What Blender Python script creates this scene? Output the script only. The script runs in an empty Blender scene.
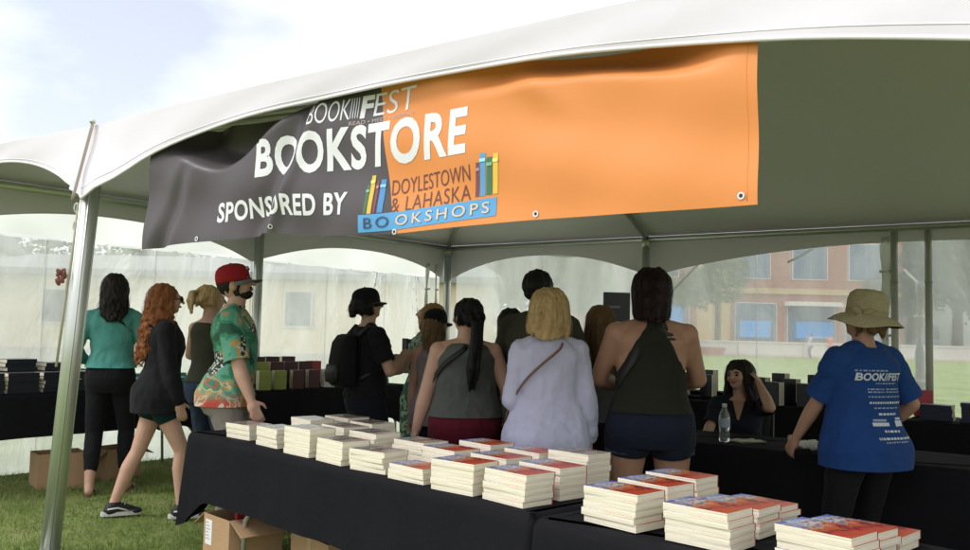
import bpy, bmesh, math, random
import numpy as np
from mathutils import Vector, Matrix
from mathutils.bvhtree import BVHTree

S = bpy.context.scene
COL = S.collection
R = math.radians
rnd = random.Random(7)

# ------------------------------------------------------------------ camera
CAM_H, F_PX = 1.40, 864.5
PITCH, ROLL = math.atan(55.66 / F_PX), 0.024
cd = bpy.data.cameras.new('camera'); cam = bpy.data.objects.new('camera', cd); COL.objects.link(cam)
r_ = Vector((1, 0, 0)); f_ = Vector((0, math.cos(PITCH), math.sin(PITCH))); u_ = r_.cross(f_)
r2 = r_ * math.cos(ROLL) + u_ * math.sin(ROLL); u2 = u_ * math.cos(ROLL) - r_ * math.sin(ROLL)
M = Matrix((r2, u2, -f_)).transposed().to_4x4(); M.translation = (0, 0, CAM_H)
cam.matrix_world = M
cd.sensor_width = 36; cd.lens = F_PX / 970 * 36; cd.clip_start = 0.05; cd.clip_end = 2000
S.camera = cam

# ------------------------------------------------------------------ sky, sun, exposure
SUN_EL, SUN_AZ = R(47), R(248)          # compass direction the light comes from (0 = +Y, clockwise): behind the camera's left
w = bpy.data.worlds.new("World"); S.world = w; w.use_nodes = True
nt = w.node_tree; nt.nodes.clear(); N = nt.nodes.new; L = nt.links.new
out = N('ShaderNodeOutputWorld'); bg = N('ShaderNodeBackground'); bg.inputs[1].default_value = 0.15
sky = N('ShaderNodeTexSky'); sky.sky_type = 'NISHITA'; sky.sun_disc = False
sky.sun_elevation = SUN_EL; sky.sun_rotation = SUN_AZ
tc = N('ShaderNodeTexCoord'); mp = N('ShaderNodeMapping'); mp.inputs['Scale'].default_value = (1, 1, 2.2); mp.inputs['Location'].default_value = (.35, .0, .1)
ns = N('ShaderNodeTexNoise'); ns.inputs['Scale'].default_value = 4.2; ns.inputs['Detail'].default_value = 6; ns.inputs['Roughness'].default_value = .5
vd = N('ShaderNodeVectorMath'); vd.operation = 'DISTANCE'; vd.inputs[1].default_value = (-.42, .87, .26)      # a thin place in the cloud cover
vm = N('ShaderNodeMapRange'); vm.inputs[1].default_value = .04; vm.inputs[2].default_value = .30; vm.inputs[3].default_value = -.30; vm.inputs[4].default_value = .22
ad = N('ShaderNodeMath'); ad.operation = 'ADD'
cr = N('ShaderNodeMapRange'); cr.inputs[1].default_value = .22; cr.inputs[2].default_value = .66; cr.inputs[3].default_value = .36; cr.inputs[4].default_value = .97
mx = N('ShaderNodeMixRGB'); mx.inputs[2].default_value = (7.3, 7.4, 7.6, 1)
L(tc.outputs['Generated'], vd.inputs[0]); L(vd.outputs['Value'], vm.inputs[0]); L(vm.outputs[0], ad.inputs[0])
L(tc.outputs['Generated'], mp.inputs[0]); L(mp.outputs[0], ns.inputs[0]); L(ns.outputs[0], ad.inputs[1]); L(ad.outputs[0], cr.inputs[0])
L(cr.outputs[0], mx.inputs[0]); hz = N('ShaderNodeMixRGB'); hz.blend_type = 'MULTIPLY'; hz.inputs[0].default_value = 1; hz.inputs[2].default_value = (1.10, .93, .86, 1); L(sky.outputs[0], hz.inputs[1]); L(hz.outputs[0], mx.inputs[1]); L(mx.outputs[0], bg.inputs[0]); L(bg.outputs[0], out.inputs[0])
sl = bpy.data.lights.new('sun', 'SUN'); sl.energy = 1.3; sl.angle = R(14); sl.color = (1, .98, .955)
so = bpy.data.objects.new('sun', sl); COL.objects.link(so)
sd = Vector((math.sin(SUN_AZ) * math.cos(SUN_EL), math.cos(SUN_AZ) * math.cos(SUN_EL), math.sin(SUN_EL)))
so.rotation_euler = sd.to_track_quat('Z', 'Y').to_euler()
S.view_settings.view_transform = 'Standard'; S.view_settings.look = 'None'
S.view_settings.gamma = 1; S.view_settings.use_curve_mapping = False; S.view_settings.exposure = 0.40
S.render.engine = 'CYCLES'
S.cycles.max_bounces = 8; S.cycles.transparent_max_bounces = 16; S.cycles.transmission_bounces = 6

# ------------------------------------------------------------------ object helpers
def tag(o, label=None, cat=None, group=None, kind=None):
    for k, v in (('label', label), ('category', cat), ('group', group), ('kind', kind)):
        if v: o[k] = v
    return o
def empty(name, loc=(0, 0, 0), rz=0.0, label=None, cat=None, group=None):
    o = bpy.data.objects.new(name, None); COL.objects.link(o); o.empty_display_size = .1
    o.location = loc; o.rotation_euler = (0, 0, rz)
    return tag(o, label, cat, group)
def link(name, me, mat=None, parent=None):
    o = bpy.data.objects.new(name, me); COL.objects.link(o)
    if mat is not None and not me.materials: me.materials.append(mat)
    if parent is not None: o.parent = parent
    return o
def copy_tree(o, parent=None):
    c = o.copy(); COL.objects.link(c)
    if parent is not None: c.parent = parent
    for ch in KIDS.get(o.name, []): copy_tree(ch, c)
    return c
KIDS = {}
def kids(o, *ch): KIDS[o.name] = list(ch); return o

class Sh:
    """a shape under construction: vertices and faces of one mesh"""
    def __init__(s): s.v = []; s.f = []; s.n = 0; s.mi = []; s.m = 0
    def add(s, V, Fc):
        V = np.asarray(V, float); s.v.append(V)
        for f in Fc: s.f.append([i + s.n for i in f]); s.mi.append(s.m)
        s.n += len(V); return s
    def V(s): return np.concatenate(s.v)
    def tf(s, fn): s.v = [fn(s.V())]; return s
    def box(s, x0, x1, y0, y1, z0, z1, mat=None):
        P = np.array([(x, y, z) for z in (z0, z1) for y in (y0, y1) for x in (x0, x1)], float)
        if mat is not None: P = np.array([mat @ Vector(p) for p in P])
        return s.add(P, [(0, 2, 3, 1), (4, 5, 7, 6), (0, 1, 5, 4), (2, 6, 7, 3), (0, 4, 6, 2), (1, 3, 7, 5)])
    def cap(s, p0, p1, r0, r1, seg=12, flat=False, nr=3):
        p0, p1 = np.array(p0, float), np.array(p1, float); d = p1 - p0; ln = np.linalg.norm(d); d = d / max(ln, 1e-9)
        a = np.array([0, 0, 1.]) if abs(d[2]) < .9 else np.array([1., 0, 0])
        x = np.cross(d, a); x /= np.linalg.norm(x); y = np.cross(d, x)
        t = np.arange(seg) / seg * 2 * np.pi; C = np.cos(t)[:, None] * x + np.sin(t)[:, None] * y
        rings = []
        if flat: rings = [p0 + C * r0, p1 + C * r1]
        else:
            for k in range(nr): a_ = (k + .35) / (nr + .35) * np.pi / 2; rings.append(p0 - d * r0 * math.cos(a_) + C * r0 * math.sin(a_))
            rings.append(p0 + C * r0); rings.append(p1 + C * r1)
            for k in range(nr - 1, -1, -1): a_ = (k + .35) / (nr + .35) * np.pi / 2; rings.append(p1 + d * r1 * math.cos(a_) + C * r1 * math.sin(a_))
        return s.rings(rings)
    def rings(s, rings, closed=True):
        seg = len(rings[0]); V = np.concatenate(rings); Fc = []
        for k in range(len(rings) - 1):
            for i in range(seg):
                j = (i + 1) % seg; Fc.append((k * seg + i, k * seg + j, (k + 1) * seg + j, (k + 1) * seg + i))
        if closed:
            Fc.append(tuple(range(seg - 1, -1, -1))); b = (len(rings) - 1) * seg; Fc.append(tuple(range(b, b + seg)))
        return s.add(V, Fc)
    def ell(s, c, r, rot=None, seg=16, nr=10):
        rings = []; t = np.arange(seg) / seg * 2 * np.pi
        for k in range(nr):
            a = (k + .5) / nr * np.pi; rings.append(np.stack([np.cos(t) * math.sin(a), np.sin(t) * math.sin(a), np.full(seg, -math.cos(a))], 1) * np.array(r))
        if rot is not None:
            m = np.array(rot.to_3x3()); rings = [q @ m.T for q in rings]
        return s.rings([q + np.array(c) for q in rings])
    def loft(s, secs, seg=24, p=2.3, closed=True):
        t = np.arange(seg) / seg * 2 * np.pi; c, sn = np.cos(t), np.sin(t)
        cx = np.sign(c) * abs(c) ** (2 / p); sy = np.sign(sn) * abs(sn) ** (2 / p)
        return s.rings([np.stack([x + hx * cx, y + hy * sy, np.full(seg, z)], 1) for x, y, z, hx, hy in secs], closed)
    def tube(s, path, rad, seg=8):
        path = [np.array(p, float) for p in path]; n = len(path)
        if not hasattr(rad, '__len__'): rad = [rad] * n
        rings = []; x = None
        for i in range(n):
            d = path[min(i + 1, n - 1)] - path[max(i - 1, 0)]; d /= max(np.linalg.norm(d), 1e-9)
            if x is None:
                a = np.array([0, 0, 1.]) if abs(d[2]) < .9 else np.array([1., 0, 0]); x = np.cross(d, a)
            x = x - d * (x @ d); x /= np.linalg.norm(x); y = np.cross(d, x)
            t = np.arange(seg) / seg * 2 * np.pi
            rings.append(path[i] + rad[i] * (np.cos(t)[:, None] * x + np.sin(t)[:, None] * y))
        return s.rings(rings)
    def grid(s, P):
        """P: array (n, m, 3)"""
        P = np.asarray(P, float); n, m = P.shape[:2]
        return s.add(P.reshape(-1, 3), [(i * m + j, (i + 1) * m + j, (i + 1) * m + j + 1, i * m + j + 1) for i in range(n - 1) for j in range(m - 1)])
    def mesh(s, name, smooth=False, mats=None):
        me = bpy.data.meshes.new(name); me.from_pydata(s.V().tolist(), [], s.f)
        if mats:
            for m in mats: me.materials.append(m)
            me.polygons.foreach_set('material_index', s.mi)
        if smooth: me.polygons.foreach_set('use_smooth', [True] * len(me.polygons))
        me.update(); return me
    def obj(s, name, mat=None, parent=None, smooth=False, bevel=0, fix=True):
        me = s.mesh(name, smooth)
        if fix or bevel:
            bm = bmesh.new(); bm.from_mesh(me)
            if fix: bmesh.ops.recalc_face_normals(bm, faces=bm.faces)
            if bevel: bmesh.ops.bevel(bm, geom=bm.edges[:], offset=bevel, segments=2, affect='EDGES', profile=.5)
            bm.to_mesh(me); bm.free()
        return link(name, me, mat, parent)

def evalmesh(me, mods):
    o = bpy.data.objects.new('tmp', me); COL.objects.link(o)
    for t, kw in mods:
        m = o.modifiers.new(t, t)
        for k, v in kw.items(): setattr(m, k, v)
    dg = bpy.context.evaluated_depsgraph_get(); dg.update()
    r = bpy.data.meshes.new_from_object(o.evaluated_get(dg))
    bpy.data.objects.remove(o); bpy.data.meshes.remove(me); return r
def skin(sh, voxel=.009, smooth=4, fac=.5, fn=None):
    """one continuous surface round everything in the shape"""
    me = evalmesh(sh.mesh('t'), [('REMESH', dict(mode='VOXEL', voxel_size=voxel)), ('SMOOTH', dict(iterations=smooth, factor=fac))])
    if fn is not None:
        n = len(me.vertices); co = np.zeros(n * 3); me.vertices.foreach_get('co', co); no = np.zeros(n * 3)
        me.vertices.foreach_get('normal', no); co = fn(co.reshape(-1, 3), no.reshape(-1, 3)); me.vertices.foreach_set('co', co.ravel())
    me.polygons.foreach_set('use_smooth', [True] * len(me.polygons)); me.update(); return me
def wob(co, f, seed=0.0, oct=3):
    """smooth pseudo noise, about -1..1"""
    v = np.zeros(len(co)); a = 1.0; x, y, z = (co * f).T
    for k in range(oct):
        s = seed * 1.7 + k * 3.1
        wx = x + .9 * np.sin(1.3 * y + s) + .6 * np.sin(1.7 * z + s * 2); wy = y + .9 * np.sin(1.1 * z + s * 1.3) + .6 * np.sin(1.6 * x + s)
        wz = z + .8 * np.sin(1.2 * x + s * .7)
        v += a * np.sin(wx + s) * np.cos(wy * 1.1 + s * .5 + wz * .6); a *= .5; x, y, z = x * 2.03, y * 2.03, z * 2.03
    return v

# ------------------------------------------------------------------ materials
def bs(m): return m.node_tree.nodes['Principled BSDF']
def mat(name, col, rough=.6, metal=0, bump=None, var=None, spec=None, sheen=0, coat=0, sss=0):
    """bump = (scale, strength[, stretch]), var = (scale, amount) tonal mottling"""
    m = bpy.data.materials.new(name); m.use_nodes = True; t = m.node_tree; b = t.nodes['Principled BSDF']
    b.inputs['Base Color'].default_value = (*col, 1); b.inputs['Roughness'].default_value = rough; b.inputs['Metallic'].default_value = metal
    if spec is not None: b.inputs['Specular IOR Level'].default_value = spec
    if sheen: b.inputs['Sheen Weight'].default_value = sheen
    if coat: b.inputs['Coat Weight'].default_value = coat
    if sss: b.inputs['Subsurface Weight'].default_value = sss; b.inputs['Subsurface Radius'].default_value = (.01, .004, .002)
    tcn = t.nodes.new('ShaderNodeTexCoord')
    if var:
        n = t.nodes.new('ShaderNodeTexNoise'); n.inputs['Scale'].default_value = var[0]; n.inputs['Detail'].default_value = 5
        x = t.nodes.new('ShaderNodeMixRGB'); a = var[1]
        x.inputs[1].default_value = (*[c * (1 - a) for c in col], 1); x.inputs[2].default_value = (*[min(1, c * (1 + a)) for c in col], 1)
        t.links.new(tcn.outputs['Object'], n.inputs[0]); t.links.new(n.outputs[0], x.inputs[0]); t.links.new(x.outputs[0], b.inputs['Base Color'])
    if bump:
        n = t.nodes.new('ShaderNodeTexNoise'); n.inputs['Scale'].default_value = bump[0]; n.inputs['Detail'].default_value = 4
        q = t.nodes.new('ShaderNodeMapping')
        if len(bump) > 2: q.inputs['Scale'].default_value = bump[2]
        p = t.nodes.new('ShaderNodeBump'); p.inputs['Strength'].default_value = bump[1]; p.inputs['Distance'].default_value = .02
        t.links.new(tcn.outputs['Object'], q.inputs[0]); t.links.new(q.outputs[0], n.inputs[0]); t.links.new(n.outputs[0], p.inputs['Height']); t.links.new(p.outputs[0], b.inputs['Normal'])
    return m
def ramp(t, stops, interp='LINEAR'):
    c = t.nodes.new('ShaderNodeValToRGB'); e = c.color_ramp.elements; c.color_ramp.interpolation = interp
    while len(e) < len(stops): e.new(1)
    for q, (p, col) in zip(e, stops): q.position = p; q.color = (*col, 1)
    return c
def creased(m, sc, strength, stretch=(1, 1, 1)):
    """adds sharp creases over the weave: ridges where a noise crosses its middle"""
    t = m.node_tree; n = t.nodes.new('ShaderNodeTexNoise'); n.inputs['Scale'].default_value = sc; n.inputs['Detail'].default_value = 2; n.inputs['Distortion'].default_value = .6; q = t.nodes.new('ShaderNodeMapping'); q.inputs['Scale'].default_value = stretch; a = t.nodes.new('ShaderNodeMath'); a.operation = 'SUBTRACT'; a.inputs[1].default_value = .5; b = t.nodes.new('ShaderNodeMath'); b.operation = 'ABSOLUTE'; c = t.nodes.new('ShaderNodeMath'); c.operation = 'POWER'; c.inputs[1].default_value = .6
    p = t.nodes.new('ShaderNodeBump'); p.inputs['Strength'].default_value = strength; p.inputs['Distance'].default_value = .03; p.invert = True; l = t.links.new; nb = bs(m).inputs['Normal']
    tcn = t.nodes['Texture Coordinate']; l(tcn.outputs['Object'], q.inputs[0]); l(q.outputs[0], n.inputs[0]); l(n.outputs[0], a.inputs[0]); l(a.outputs[0], b.inputs[0]); l(b.outputs[0], c.inputs[0]); l(c.outputs[0], p.inputs['Height'])
    if nb.links: l(nb.links[0].from_socket, p.inputs['Normal'])
    l(p.outputs[0], nb); return m
def cloth(name, col, rough=.85, var=.12): return creased(cloth0(name, col, rough, var), 7, .28, (1, 1, .7))
def cloth0(name, col, rough=.85, var=.12): return mat(name, col, rough, 0, (9, .35), (6, var), .12, .04)
def hairm(name, col): return mat(name, col, .5, 0, (130, .45, (1, 1, .04)), (50, .45), .22)

FRAME = mat('brushed_aluminium', (.55, .57, .53), .36, .75, (30, .05, (1, 1, .1)), (3, .1))
FABRIC = mat('tent_fabric', (.83, .78, .86), .5, 0, (3.2, .30), (1.3, .03), .3)
t = FABRIC.node_tree; tl = t.nodes.new('ShaderNodeBsdfTranslucent'); tl.inputs[0].default_value = (.80, .78, .76, 1); x = t.nodes.new('ShaderNodeMixShader'); x.inputs[0].default_value = .02
t.links.new(bs(FABRIC).outputs[0], x.inputs[1]); t.links.new(tl.outputs[0], x.inputs[2]); t.links.new(x.outputs[0], t.nodes['Material Output'].inputs[0])
creased(FABRIC, 1.1, .10)
BLACKCLOTH = mat('black_tablecloth', (.011, .011, .0135), .85, 0, (9, .35), (6, .12), .08); creased(BLACKCLOTH, 1.7, .35, (1, 1, .45))
PAPER = mat('page_edges', (.84, .77, .62), .8, 0, (420, .4, (.006, .006, 1)), (14, .05), .2)
# the page lines run round the block
GRASSG = mat('lawn', (.085, .125, .03), .95, 0, (30, .6), (2.5, .3), .1)
SKIN_A = mat('skin_light', (.55, .33, .24), .5, 0, (60, .12), (14, .16), .35, sss=.15)
SKIN_B = mat('skin_tan', (.42, .235, .16), .5, 0, (60, .12), (14, .16), .35, sss=.15)
DARK = mat('dark_eye', (.015, .012, .01), .2)
LIP = mat('lips', (.36, .13, .11), .5)
GOLD = mat('metal_pale', (.7, .7, .7), .3, .8)

def vinyl(name, haze, tint=(.95, .96, .95), blur=.09):
    """clear plastic sheet: partly see-through, partly blurring, partly a pale haze"""
    m = bpy.data.materials.new(name); m.use_nodes = True; t = m.node_tree; t.nodes.clear(); n = t.nodes.new; l = t.links.new
    o = n('ShaderNodeOutputMaterial'); tr = n('ShaderNodeBsdfTransparent'); tr.inputs[0].default_value = (.95, .96, .95, 1)
    rf = n('ShaderNodeBsdfRefraction'); rf.inputs['IOR'].default_value = 1.01; rf.inputs['Roughness'].default_value = blur; rf.inputs[0].default_value = (.96, .97, .96, 1); mb = n('ShaderNodeMixShader'); mb.inputs[0].default_value = .75
    tl = n('ShaderNodeBsdfTranslucent'); tl.inputs[0].default_value = (*tint, 1)
    gl = n('ShaderNodeBsdfGlossy'); gl.inputs['Roughness'].default_value = .18; gl.inputs[0].default_value = (.9, .9, .9, 1)
    tcn = n('ShaderNodeTexCoord'); mpn = n('ShaderNodeMapping'); mpn.inputs['Scale'].default_value = (1.3, 1.3, .5); mpn.inputs['Rotation'].default_value = (.5, .35, .2)
    nz = n('ShaderNodeTexNoise'); nz.inputs['Scale'].default_value = 1.5; nz.inputs['Detail'].default_value = 4; nz.inputs['Distortion'].default_value = .9
    rp = n('ShaderNodeMapRange'); rp.inputs[1].default_value = .3; rp.inputs[2].default_value = .72; rp.inputs[3].default_value = haze * .7; rp.inputs[4].default_value = min(.95, haze * 1.3)
    m1 = n('ShaderNodeMixShader'); m2 = n('ShaderNodeMixShader'); fr = n('ShaderNodeFresnel'); fr.inputs[0].default_value = 1.2
    bp = n('ShaderNodeBump'); bp.inputs['Strength'].default_value = .9; bp.inputs['Distance'].default_value = .08; l(bp.outputs[0], tl.inputs['Normal'])
    l(tcn.outputs['Object'], mpn.inputs[0]); l(mpn.outputs[0], nz.inputs[0]); l(nz.outputs[0], rp.inputs[0]); l(rp.outputs[0], m1.inputs[0])
    l(nz.outputs[0], bp.inputs['Height']); l(bp.outputs[0], gl.inputs['Normal']); l(bp.outputs[0], fr.inputs['Normal'])
    l(tr.outputs[0], mb.inputs[1]); l(rf.outputs[0], mb.inputs[2]); l(mb.outputs[0], m1.inputs[1]); l(tl.outputs[0], m1.inputs[2]); l(m1.outputs[0], m2.inputs[1]); l(gl.outputs[0], m2.inputs[2]); l(fr.outputs[0], m2.inputs[0]); l(m2.outputs[0], o.inputs[0])
    return m
VINYL_L = vinyl('hazy_vinyl', .56, blur=.16); VINYL_R = vinyl('clear_vinyl', .34, blur=.14); VINYL_C = vinyl('hazy_vinyl_mid', .58, blur=.11)
def translucent(name, col, mixf=.6):
    m = mat(name, col, .6, 0, (6, .15)); t = m.node_tree; b = bs(m); tl = t.nodes.new('ShaderNodeBsdfTranslucent'); tl.inputs[0].default_value = (*col, 1)
    x = t.nodes.new('ShaderNodeMixShader'); x.inputs[0].default_value = mixf
    t.links.new(b.outputs[0], x.inputs[1]); t.links.new(tl.outputs[0], x.inputs[2]); t.links.new(x.outputs[0], t.nodes['Material Output'].inputs[0]); return m
WHITEBAND = translucent('white_vinyl_band', (.96, .96, .96), .96)
SEAM = mat('white_webbing', (.8, .8, .78), .7); SEAMT = translucent('weld', (.9, .9, .9), .8)

# ------------------------------------------------------------------ tent frame of reference
E1 = np.array([.806, -.592, 0]); E1 /= np.linalg.norm(E1); E2 = np.array([-E1[1] * -1, 0, 0]); E2 = np.array([E1[1], -E1[0], 0])  # E2 points out of the open front
FC = np.array([-4.5, 6.729, 0.])                      # near-left corner; the front runs along E1, the depth along -E2
W = 6.70; TL = 12.6; EAVE = 2.53
def T(s, d, z): return FC + E1 * s - E2 * d + np.array([0, 0, z])
def gz(x, y):
    t = np.clip((-np.asarray(x, float) - 1.2) / 3.3, 0, 1); t = t * t * (3 - 2 * t)
    q = np.clip((np.asarray(y, float) - 4.6) / 1.6, 0, 1); return .08 * t * q * q * (3 - 2 * q)

# ------------------------------------------------------------------ ground
sh = Sh(); xs = np.concatenate([[-600, -200, -60], np.arange(-20, 20.1, .5), [60, 200, 600]]); ys = np.concatenate([[-60, -10], np.arange(0, 20.1, .5), [40, 100, 300, 900]])
X, Y = np.meshgrid(xs, ys, indexing='ij'); k = np.where((abs(X) < 15) & (Y < 14), 1, 0)
sh.grid(np.stack([X, Y, gz(X, Y) * k], -1)); lawn = sh.obj('lawn', GRASSG, smooth=True); tag(lawn, kind='structure')
t = GRASSG.node_tree
n1 = t.nodes.new('ShaderNodeTexNoise'); n1.inputs['Scale'].default_value = .9; n1.inputs['Detail'].default_value = 9; n1.inputs['Roughness'].default_value = .7
c1 = ramp(t, [(.3, (.11, .155, .05)), (.5, (.20, .265, .08)), (.68, (.30, .31, .15))])
t.links.new(t.nodes['Texture Coordinate'].outputs['Object'], n1.inputs[0]); t.links.new(n1.outputs[0], c1.inputs[0]); t.links.new(c1.outputs[0], bs(GRASSG).inputs['Base Color'])
# blades in the near lawn
BLADE = mat('grass_blade', (.10, .155, .035), .7, 0, None, None, .2)
t = BLADE.node_tree; tl = t.nodes.new('ShaderNodeBsdfTranslucent'); tl.inputs[0].default_value = (.26, .32, .10, 1); x = t.nodes.new('ShaderNodeMixShader'); x.inputs[0].default_value = .4; t.links.new(bs(BLADE).outputs[0], x.inputs[1]); t.links.new(tl.outputs[0], x.inputs[2]); t.links.new(x.outputs[0], t.nodes['Material Output'].inputs[0])
t = BLADE.node_tree; oi = t.nodes.new('ShaderNodeTexCoord'); n1 = t.nodes.new('ShaderNodeTexNoise'); n1.inputs['Scale'].default_value = 5; n1.inputs['Detail'].default_value = 8
c1 = ramp(t, [(.3, (.12, .17, .055)), (.5, (.24, .31, .095)), (.7, (.46, .43, .23))]); t.links.new(oi.outputs['Object'], n1.inputs[0]); t.links.new(n1.outputs[0], c1.inputs[0]); t.links.new(c1.outputs[0], bs(BLADE).inputs['Base Color'])
g = np.random.default_rng(3); n = 90000
bx = g.uniform(-5.2, .6, n); by = g.uniform(4.2, 10.5, n)
keep = (np.abs(bx / by) < .62) & (g.random(n) < np.clip(9.5 / by - .5, .15, 1)); bx, by = bx[keep], by[keep]; n = len(bx)
a = g.uniform(0, 6.28, n); hgt = g.uniform(.018, .05, n) * (1 + .4 * np.sin(bx * 3) * np.sin(by * 2.3)); wd = g.uniform(.002, .0045, n) * 1.2; ln = g.normal(0, .018, (n, 2))
z = gz(bx, by); P0 = np.stack([bx - np.cos(a) * wd, by - np.sin(a) * wd, z - .003], 1); P1 = np.stack([bx + np.cos(a) * wd, by + np.sin(a) * wd, z - .003], 1); P2 = np.stack([bx + ln[:, 0], by + ln[:, 1], z + hgt], 1)
V = np.stack([P0, P1, P2], 1).reshape(-1, 3)
me = bpy.data.meshes.new('grass'); me.from_pydata(V.tolist(), [], np.arange(3 * n).reshape(-1, 3).tolist()); tag(link('grass', me, BLADE), kind='stuff')

# road and footpath on the far side of the field
ASPH = mat('asphalt', (.09, .09, .088), .9, 0, (40, .2), (2, .2)); CONC = mat('pale_concrete', (.5, .47, .42), .85, 0, (20, .2), (1.5, .12)); SOIL = mat('dry_soil', (.3, .24, .17), .95, 0, (10, .4), (1, .2))
def strip(name, m, y0, y1, z, z0=None, slope=.0):
    s = Sh(); s.box(-60, 130, y0, y1, (z - .05) if z0 is None else z0, z); o = s.obj(name, m); tag(o, kind='structure'); return o
strip('footpath', SOIL, 61, 65, .03); strip('pavement', CONC, 65, 68, .15, -.05); strip('road', ASPH, 68, 77, .02); strip('far_pavement', CONC, 77, 84, .15, -.05)

# ------------------------------------------------------------------ the tent
tent = empty('frame_tent', tuple(FC), 0, 'white frame tent with scalloped valances sheltering the book tables', 'tent')
def tpart(s, name, m, smooth=False, bevel=0, fix=True):
    s.tf(lambda v: v - FC); return s.obj(name, m, tent, smooth, bevel, fix)
RIDGE = 3.72
def roofz(s, d):
    a = np.minimum(np.minimum(d, W - d), np.minimum(s, TL - s)); a = np.clip(a, 0, W / 2)
    z = EAVE + .05 + (RIDGE - EAVE) * (a / (W / 2)); return z - .07 * np.sin(np.clip(a / (W / 2), 0, 1) * np.pi)
ss = np.concatenate([np.linspace(0, W / 2, 18), np.linspace(W / 2, TL - W / 2, 24)[1:], np.linspace(TL - W / 2, TL, 18)[1:]]); dd = np.linspace(0, W, 37)
SS, DD = np.meshgrid(ss, dd, indexing='ij'); ZZ = roofz(SS, DD)
P = FC + E1 * SS[..., None] - E2 * DD[..., None]; P[..., 2] = ZZ
s = Sh(); s.grid(P); s.grid(P[::-1] + np.array([0, 0, -.006])); tpart(s, 'canopy', FABRIC, True, fix=False)
FRONT = [0, 2.62, 7.85, TL]; BACK = [0, 3.08, 8.95, TL]; LEFT = [0, 3.35, 6.70]
def valance(stops, pt, crown, tip, seed):
    s = Sh(); rows = []
    for a, b in zip(stops[:-1], stops[1:]):
        for u in np.linspace(0, 1, 41)[(0 if not rows else 1):]:
            q = 1 - abs(2 * u - 1); arch = 1 - (1 - min(1, q * 1.02)) ** ((3.6 if u < .5 else 2.0) if b - a > 4.5 and seed == 0 else 2.1)
            zb = tip + (crown - tip) * arch; x = a + (b - a) * u; near = math.exp(-(min(u, 1 - u) * (b - a) / .22) ** 2)
            row = []
            for v in np.linspace(0, 1, 12):
                zt = EAVE + .05 + .02 * arch; z = zt + (zb - zt) * v
                o = .012 + .05 * v * v * near + .026 * near * math.sin((u if u < .5 else 1 - u) * (b - a) * 38 + v * 3) * v + .005 * math.sin(x * 7 + v * 4 + seed) * v - .02 * v * arch
                if v > .92: o -= .004
                row.append(pt(x, o, z))
            rows.append(row)
    P = np.array(rows); s.grid(P); s.grid((P + (P[0, 0] - np.array(pt(stops[0], .017, P[0, 0, 2])))[None, None] * .6)[::-1])
    # hem bead along the scallop
    s.tube([r[-1] for r in rows], .008, 6); s.tube([np.array(r[-2]) * .55 + np.array(r[-3]) * .45 for r in rows], .0028, 5); return s
tpart(valance(FRONT, lambda x, o, z: T(x, -o, z), 2.478, 2.13, 0), 'front_valance', FABRIC, True, fix=False)
tpart(valance(BACK, lambda x, o, z: T(x, W + o, z), 2.40, 2.10, 1), 'rear_valance', FABRIC, True, fix=False)
tpart(valance(LEFT, lambda x, o, z: T(-o, x, z), 2.375, 2.10, 2), 'side_valance', FABRIC, True, fix=False)
def tubeT(name, a, b, r=.03, m=FRAME):
    s = Sh(); s.cap(a, b, r, r, 14, True); return tpart(s, name, m, True)
for a, b in ((T(0, .06, EAVE), T(TL, .06, EAVE)), (T(0, W - .06, EAVE), T(TL, W - .06, EAVE)), (T(.06, .1, EAVE), T(.06, W - .1, EAVE))): tubeT('eave_beam', a, b, .032)
RZ = RIDGE - .16
tubeT('ridge_beam', T(W / 2, W / 2, RZ), T(TL - W / 2, W / 2, RZ))
for q, h in ((T(0, 0, EAVE), T(W / 2, W / 2, RZ)), (T(0, W, EAVE), T(W / 2, W / 2, RZ)), (T(0, 3.35, EAVE), T(W / 2, W / 2, RZ)), (T(3.08, W, EAVE), T(3.35, W / 2, RZ)), (T(2.62, 0, EAVE), T(3.2, W / 2, RZ)), (T(8.95, W, EAVE), T(8.6, W / 2, RZ)), (T(7.85, 0, EAVE), T(8.3, W / 2, RZ))):
    tubeT('rafter', q, h, .03)
def pole(base, top, r=.045):
    base = np.array(base, float); top = np.array(top, float); s = Sh(); s.cap(base, top, r, r, 24, True)
    d = top - base; x = np.array([1, 0, 0.]); 
    for k in range(4):   # the flutes of the extrusion
        a = k * math.pi / 2 - 1.2; o = np.array([math.cos(a), math.sin(a), 0]) * r * .99; s.cap(base + o, top + o, r * .13, r * .13, 8, True)
    o = tpart(s, 'pole', FRAME, True)
    c = Sh(); c.cap(top - d / np.linalg.norm(d) * .1, top, r * 1.18, r * 1.18, 20, True); c.tf(lambda v: v - FC); c.obj('collar', FRAME, o, True)
    b = Sh(); b.box(base[0] - .09, base[0] + .09, base[1] - .09, base[1] + .09, base[2] - .02, base[2] + .012); b.tf(lambda v: v - FC); b.obj('base_plate', FRAME, o, bevel=.003)
    return o
c0 = T(2.54, .05, 0)
pole((c0[0] - .13, c0[1] - .02, 0), (c0[0] + .012, c0[1], EAVE), .05)
for q in (T(.06, .06, 0), T(.06, 3.35, 0), T(.06, W - .06, 0), T(3.08, W - .06, 0), T(8.95, W - .06, 0), T(7.85, .06, 0)): pole(q + np.array([0, 0, float(gz(q[0], q[1]))]), q + np.array([0, 0, EAVE]))
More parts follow.
